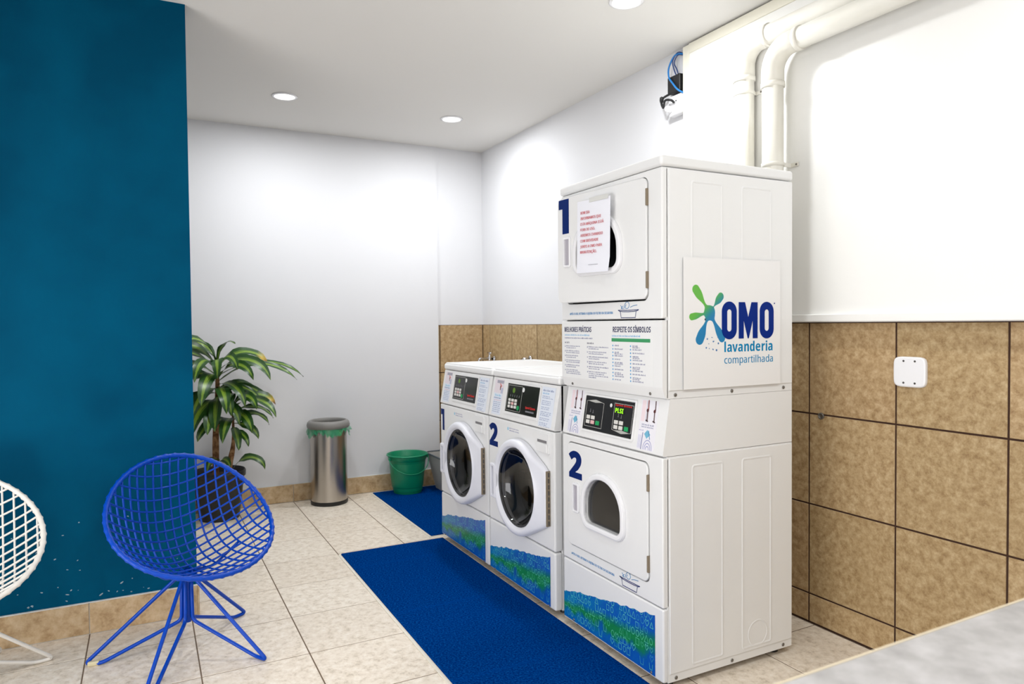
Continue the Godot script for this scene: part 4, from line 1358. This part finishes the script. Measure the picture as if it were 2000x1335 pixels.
func make_materials() -> void:
	mat("wall_white", Color8(218, 218, 220), 0.75, 0.0, 0.35)
	mat("panel_white", Color8(238, 237, 233), 0.6, 0.0, 0.4)
	mat("ceiling_white", Color8(226, 224, 220), 0.9, 0.0, 0.2)
	mat("trim_cream", Color8(232, 228, 212), 0.5)
	var tealtex := noise_tex(31, 0.004, 4, [Color8(0, 68, 98), Color8(0, 75, 106), Color8(0, 80, 112)], [0.2, 0.5, 0.85])
	stone("teal", tealtex, null, 0.5, Vector3.ZERO, 0.5, 0.12)
	mat("chip", Color8(150, 170, 180), 0.8)
	var ft := noise_tex(4, 0.022, 6, [Color8(196, 183, 164), Color8(226, 214, 197), Color8(234, 223, 207), Color8(245, 238, 226)], [0.12, 0.40, 0.58, 0.90], 1024, FastNoiseLite.TYPE_SIMPLEX_SMOOTH, 8.0, 0.74)
	var fn := bump_tex(9, 0.03, 3, 1.5)
	stone("floor_a", ft, fn, 0.9, Vector3(0.1, 0.2, 0.3), 0.38, 0.45)
	stone("floor_b", ft, fn, 0.9, Vector3(0.37, 0.62, 0.71), 0.38, 0.45, Color(0.975, 0.97, 0.965))
	stone("floor_c", ft, fn, 0.9, Vector3(0.73, 0.11, 0.17), 0.38, 0.45, Color(0.99, 0.985, 0.98))
	mat("floor_grout", Color8(112, 94, 76), 0.9)
	var wt := noise_tex(14, 0.018, 7, [Color8(142, 113, 76), Color8(171, 144, 104), Color8(182, 156, 116), Color8(203, 180, 144)], [0.10, 0.42, 0.58, 0.92], 1024, FastNoiseLite.TYPE_SIMPLEX_SMOOTH, 12.0, 0.80)
	var wn := bump_tex(19, 0.04, 4, 2.0)
	stone("wall_a", wt, wn, 1.1, Vector3(0.05, 0.3, 0.2), 0.5, 0.4)
	stone("wall_b", wt, wn, 1.1, Vector3(0.41, 0.72, 0.55), 0.5, 0.4, Color(0.97, 0.97, 0.96))
	stone("wall_c", wt, wn, 1.1, Vector3(0.77, 0.15, 0.86), 0.5, 0.4, Color(0.99, 0.98, 0.98))
	mat("wall_grout", Color8(58, 34, 20), 0.9)
	var bt := noise_tex(24, 0.018, 6, [Color8(160, 130, 92), Color8(190, 162, 124), Color8(200, 173, 136), Color8(216, 194, 160)], [0.10, 0.42, 0.58, 0.92], 512, FastNoiseLite.TYPE_SIMPLEX_SMOOTH, 12.0, 0.74)
	stone("base_a", bt, wn, 1.1, Vector3(0.2, 0.5, 0.4), 0.5, 0.4)
	stone("base_b", bt, wn, 1.1, Vector3(0.6, 0.1, 0.7), 0.5, 0.4, Color(0.97, 0.97, 0.97))
	mat("caulk", Color8(206, 208, 206), 0.8)
	mat("base_grout", Color8(196, 190, 178), 0.9)
	mat("enamel", Color8(232, 232, 231), 0.32, 0.0, 0.5)
	mat("gloss_white", Color8(236, 236, 238), 0.22)
	mat("door_white", Color8(228, 229, 236), 0.35)
	mat("grey_plastic", Color8(176, 172, 180), 0.5)
	mat("slot_grey", Color8(120, 118, 120), 0.6)
	mat("black_plastic", Color8(22, 22, 23), 0.45)
	mat("black_gloss", Color8(14, 16, 18), 0.15)
	mat("dark_rubber", Color8(48, 48, 50), 0.5)
	mat("screen_dark", Color8(10, 18, 8), 0.2)
	mat("hinge", Color8(140, 126, 106), 0.5, 0.3)
	mat("screw", Color8(120, 116, 110), 0.4, 0.7)
	mat("screw_dark", Color8(70, 68, 66), 0.5, 0.3)
	mat("chrome", Color8(214, 216, 220), 0.12, 1.0)
	mat("steel", Color8(186, 180, 172), 0.26, 1.0)
	mat("drum", Color8(74, 74, 74), 0.3, 0.9)
	mat("rim_grey", Color8(128, 126, 122), 0.5)
	mat("rim_dark", Color8(74, 84, 92), 0.5)
	mat("silver_print", Color8(178, 178, 172), 0.5)
	mat("grey_print", Color8(112, 112, 118), 0.6)
	mat("pale_print", Color8(226, 228, 226), 0.5)
	mat("button", Color8(214, 212, 206), 0.5)
	mat("button_red", Color8(222, 176, 174), 0.5)
	mat("button_green", Color8(10, 150, 84), 0.45)
	mat("navy_print", Color8(0, 34, 100), 0.5, 0.0, 0.22)
	mat("navy_ink", Color8(30, 34, 78), 0.6, 0.0, 0.22)
	mat("sky_print", Color8(40, 120, 176), 0.6, 0.0, 0.22)
	mat("red_print", Color8(212, 40, 32), 0.5)
	mat("logo_blue", Color8(0, 38, 124), 0.45, 0.0, 0.22)
	mat("logo_cyan", Color8(0, 128, 178), 0.45, 0.0, 0.22)
	var led := mat("led_green", Color8(120, 220, 20), 0.5)
	led.emission_enabled = true
	led.emission = Color(0.62, 0.95, 0.05)
	led.emission_energy_multiplier = 1.0
	var led2 := mat("led_olive", Color8(70, 100, 14), 0.4)
	led2.emission_enabled = true
	led2.emission = Color(0.32, 0.45, 0.04)
	led2.emission_energy_multiplier = 0.4
	var glow := mat("lamp_glow", Color8(250, 250, 248), 0.5)
	glow.emission_enabled = true
	glow.emission = Color(1.0, 0.985, 0.96)
	glow.emission_energy_multiplier = 3.0
	var wg := mat("window_glow", Color8(240, 242, 245), 0.5)
	wg.emission_enabled = true
	wg.emission = Color(0.97, 0.98, 1.0)
	wg.emission_energy_multiplier = 1.1
	var pane := mat("dark_pane", Color(0.06, 0.055, 0.05, 0.45), 0.06)
	pane.transparency = BaseMaterial3D.TRANSPARENCY_ALPHA
	var bowl := mat("bowl_glass", Color(0.03, 0.035, 0.035, 0.60), 0.03)
	bowl.transparency = BaseMaterial3D.TRANSPARENCY_ALPHA
	var bag := mat("bag", Color(0.10, 0.62, 0.42, 0.62), 0.3)
	bag.transparency = BaseMaterial3D.TRANSPARENCY_ALPHA
	var bc := mat("basket_clear", Color(0.72, 0.72, 0.70, 0.62), 0.4)
	bc.transparency = BaseMaterial3D.TRANSPARENCY_ALPHA
	mat("bucket_green", Color8(0, 132, 92), 0.38)
	mat("sponge", Color8(150, 210, 190), 0.9)
	mat("cloth_wine", Color8(122, 30, 58), 0.9)
	mat("chair_blue", Color8(0, 66, 176), 0.3, 0.0, 0.35)
	mat("chair_white", Color8(226, 222, 214), 0.4)
	mat("cap_cream", Color8(206, 196, 160), 0.5)
	var mt := noise_tex(41, 0.055, 4, [Color8(0, 30, 96), Color8(0, 56, 130), Color8(0, 68, 146), Color8(40, 112, 186)], [0.15, 0.42, 0.6, 0.95], 1024, FastNoiseLite.TYPE_SIMPLEX_SMOOTH, 0.0, 0.9)
	stone("mat_blue", mt, bump_tex(42, 0.25, 2, 8.0, 1024), 1.4, Vector3.ZERO, 0.95, 0.0)
	M.mat_blue.normal_scale = 1.0
	mat("mat_back", Color8(224, 218, 204), 0.9)
	mat("soil", Color8(50, 38, 28), 1.0)
	stone("cane", noise_tex(51, 0.02, 4, [Color8(92, 62, 40), Color8(142, 106, 74), Color8(168, 132, 96)], [0.2, 0.5, 0.8], 256), null, 4.0, Vector3.ZERO, 0.85, 0.2)
	printed("leaf", leaf_image(false), 0.36)
	printed("leaf_dry", leaf_image(true), 0.4)
	stone("pvc", noise_tex(61, 0.008, 3, [Color8(226, 222, 210), Color8(236, 233, 223), Color8(240, 237, 230)], [0.1, 0.45, 0.8], 256), null, 1.2, Vector3.ZERO, 0.34)
	mat("paper", Color8(234, 235, 242), 0.85, 0.0, 0.2)
	mat("paper_ink", Color8(206, 84, 92), 0.8)
	mat("tape", Color8(214, 214, 210), 0.3)
	mat("paper_grey", Color8(140, 140, 146), 0.8)
	mat("cable_blue", Color8(24, 118, 190), 0.4)
	mat("cable_navy", Color8(22, 52, 110), 0.4)
	mat("counter_edge", Color8(214, 200, 172), 0.5)
	stone("counter_top", noise_tex(71, 0.014, 5, [Color8(150, 147, 145), Color8(168, 165, 163), Color8(184, 181, 180)], [0.1, 0.5, 0.9], 512, FastNoiseLite.TYPE_SIMPLEX_SMOOTH, 12.0), null, 1.6, Vector3.ZERO, 0.45)
	printed("band", band_image(), 0.4)
	printed("rules", rules_image(), 0.45)
	printed("dryer_sticker", dryer_sticker(), 0.5)
	printed("washer_sticker_a", washer_sticker(false), 0.5)
	printed("washer_sticker_b", washer_sticker(true), 0.5)
	printed("sign", splash_image(), 0.4)
	var im := Image.create(256, 52, false, Image.FORMAT_RGB8)
	im.fill(Color8(232, 232, 231))
	dot(im, 22, 24, 16, Color8(150, 200, 225))
	words_line(im, 50, 8, 190, 14, Color8(96, 98, 150))
	words_line(im, 50, 30, 190, 14, Color8(96, 98, 150))
	printed("notice", im, 0.4)

func build_counter() -> void:
	var t := thing("counter", "grey mottled counter top with a pale edge in the foreground corner", "counter", Vector3(-1.17, 0, -0.35))
	put("top", rbx(Vector3(-1.15, 0.868, -0.300), Vector3(1.135, 0.900, 0.30), 0.003, 2), M.counter_top, t)
	put("edge_band", rbx(Vector3(-1.15, 0.866, -0.3035), Vector3(1.135, 0.9005, -0.2995), 0.0015, 1), M.counter_edge, t)
	put("back_panel", box(Vector3(-1.10, 0.0, -0.24), Vector3(1.135, 0.868, -0.22)), M.panel_white, t)
	for x in [-1.10, 0.0, 1.10]:
		put("side_panel", box(Vector3(x, 0.0, -0.22), Vector3(x + 0.02, 0.868, 0.27)), M.panel_white, t)

func build_mats() -> void:
	var spec := [[-1.652, -0.998, -4.180, -1.250, "long blue carpet mat in front of the dryer and washers"], [-1.046, -0.300, BACK + 0.07, -4.262, "small blue carpet mat under the green bucket by the back wall"]]
	for s in spec:
		var t := thing("floor_mat", s[4], "mat", Vector3((s[0] + s[1]) / 2, 0, (s[2] + s[3]) / 2), 0.0, "blue carpet mats")
		var h := Vector2(s[1] - s[0], s[3] - s[2]) / 2
		put("backing", rbx(Vector3(-h.x - 0.015, 0, -h.y - 0.006), Vector3(h.x + 0.006, 0.004, h.y + 0.006), 0.0015, 1), M.mat_back, t)
		put("pile", rbx(Vector3(-h.x, 0.002, -h.y), Vector3(h.x, 0.012, h.y), 0.004, 2), M.mat_blue, t)

func build_sink() -> void:
	var t := thing("laundry_sink", "white wall-hung laundry sink in the tiled back corner", "sink", Vector3(-0.21, 0, BACK + 0.20))
	var o := rrect(-0.20, -0.20, 0.205, 0.20, 0.03, 5)
	var st := begin()
	var F := func(loop: Array, y: float) -> Array:
		var r := []
		for p in loop: r.append(Vector3(p.x, y, -p.y))
		return r
	var deep := grow(o, -0.06)
	loft(st, [F.call(grow(o, -0.03), 0.52), F.call(o, 0.80), F.call(o, 0.83), F.call(grow(o, -0.022), 0.83), F.call(deep, 0.56)])
	for L in [[deep, 0.56, true], [grow(o, -0.03), 0.52, false]]:
		for k in range(1, o.size() - 1):
			var a := Vector3(L[0][0].x, L[1], -L[0][0].y)
			var b := Vector3(L[0][k].x, L[1], -L[0][k].y)
			var c := Vector3(L[0][k + 1].x, L[1], -L[0][k + 1].y)
			if L[2]: tri(st, a, b, c)
			else: tri(st, a, c, b)
	put("basin", done(st), M.gloss_white, t)
	put("drain_tube", tube([Vector3(0.05, 0.525, 0), Vector3(0.05, 0.40, 0), Vector3(0.05, 0.40, -0.215)], 0.02, 12), M.pvc, t)

func build_notice() -> void:
	var ang := deg_to_rad(4.3)
	var t := thing("paper_notice", "white paper notice in red capitals taped over the upper dryer window", "notice", Vector3(-1.036, 1.731, -2.400), -PI / 2 + ang)
	var st := begin(true)
	var n := 10
	var Z := func(x: float, y: float) -> float: return 0.004 * cos(x * 12.0) * (0.4 + absf(y) * 2.0) + (0.010 * clampf((-0.09 - y) * 14.0, 0.0, 1.0)) * clampf((x - 0.02) * 12.0, 0.0, 1.0)
	for i in n:
		for j in n:
			var q := []
			for c in [[i, j], [i + 1, j], [i + 1, j + 1], [i, j + 1]]:
				var x: float = -0.107 + 0.214 * c[0] / n
				var y: float = -0.148 + 0.297 * c[1] / n
				q.append(Vector3(x, y, Z.call(x, y)))
			quad(st, q[0], q[1], q[2], q[3])
			var b := []
			for v in q: b.append(v - Vector3(0, 0, 0.0006))
			quad(st, b[1], b[0], b[3], b[2])
	var p := put("sheet", done(st), M.paper, t)
	p.rotation.z = deg_to_rad(-1.5)
	var lines := [["BOM DIA", 0.060], ["INFORMAMOS QUE", 0.134], ["ESTA MÁQUINA ESTÁ", 0.150], ["FORA DE USO.", 0.096], ["ABRIMOS CHAMADO", 0.146], ["COM BREVIDADE", 0.118], ["JUNTO A OMO PARA", 0.142], ["MANUTENÇÃO.", 0.108]]
	for k in lines.size():
		var y := 0.094 - 0.0232 * k
		text("notice_line", lines[k][0], M.paper_ink, p, -0.080, y, -0.080 + lines[k][1], y + 0.0112, 0.0046, plainfont, true)
	put("footer_line", box(Vector3(-0.026, -0.117, 0.0040), Vector3(0.036, -0.1155, 0.0046)), M.paper_grey, p)
	put("tape", box(Vector3(-0.02, 0.138, 0.0030), Vector3(0.10, 0.156, 0.0042)), M.tape, t)

func build_power() -> void:
	var s := thing("power_socket", "white surface power socket under the black adapter near the ceiling", "socket", Vector3(0, 2.575, -3.055))
	put("housing", rbx(Vector3(-0.045, -0.055, -0.055), Vector3(0.0, 0.055, 0.055), 0.010, 3), M.gloss_white, s)
	put("plug", lathe([Vector2(0.018, 0), Vector2(0.020, 0.012), Vector2(0.016, 0.035), Vector2(0.0, 0.036)], 18), M.gloss_white, s, TR(Vector3(-0.044, -0.018, -0.034), Vector3(0, 0, PI / 2)))
	put("outlet_hole", lathe([Vector2(0.004, 0), Vector2(0.004, 0.002), Vector2(0.0, 0.002)], 10), M.black_plastic, s, TR(Vector3(-0.045, 0.02, 0.012), Vector3(0, 0, PI / 2)))
	var a := thing("power_adapter", "black box power adapter wedged above the white socket", "adapter", Vector3(0, 2.690, -3.058))
	put("case", rbx(Vector3(-0.050, -0.046, -0.052), Vector3(-0.004, 0.046, 0.050), 0.005, 2), M.black_plastic, a)
	var c := thing("power_lead", "short black lead looping from the adapter into the socket", "cable", Vector3(0, 2.575, -3.055))
	put("lead", tube(curve([Vector3(-0.035, 0.075, -0.052), Vector3(-0.050, 0.062, -0.088), Vector3(-0.065, 0.034, -0.088), Vector3(-0.075, -0.004, -0.060), Vector3(-0.082, 0.028, -0.036), Vector3(-0.072, 0.022, 0.0), Vector3(-0.052, 0.010, 0.004)], 30), 0.0065, 8), M.black_plastic, c)
	put("knot", lathe([Vector2(0.0, -0.02), Vector2(0.010, -0.014), Vector2(0.012, 0.0), Vector2(0.010, 0.014), Vector2(0.0, 0.02)], 12), M.black_plastic, c, TR(Vector3(-0.060, 0.050, -0.092), Vector3(0.5, 0, 0.4)))
	var z0 := -3.052
	var b := thing("cable_bundle", "blue cables looping over and across the black adapter", "cable", Vector3(0, 2.7, z0))
	put("network_cable", tube(curve([Vector3(-0.012, 0.138, 0.055), Vector3(-0.035, 0.150, -0.005), Vector3(-0.045, 0.098, -0.048), Vector3(-0.056, 0.036, -0.038), Vector3(-0.060, -0.012, 0.0), Vector3(-0.060, -0.058, 0.042), Vector3(-0.020, -0.078, 0.058)], 30), 0.0050, 8), M.cable_blue, b)
	for k in 2:
		var q := [Vector3(-0.010, 0.128, 0.056), Vector3(-0.030, 0.160 - k * 0.014, 0.012), Vector3(-0.040, 0.122 - k * 0.012, -0.024 + k * 0.012), Vector3(-0.034, 0.070, -0.018 + k * 0.02), Vector3(-0.030, 0.040, -0.006 + k * 0.016)]
		put("data_cable", tube(curve(q, 22), 0.0034, 7), M.cable_navy, b)
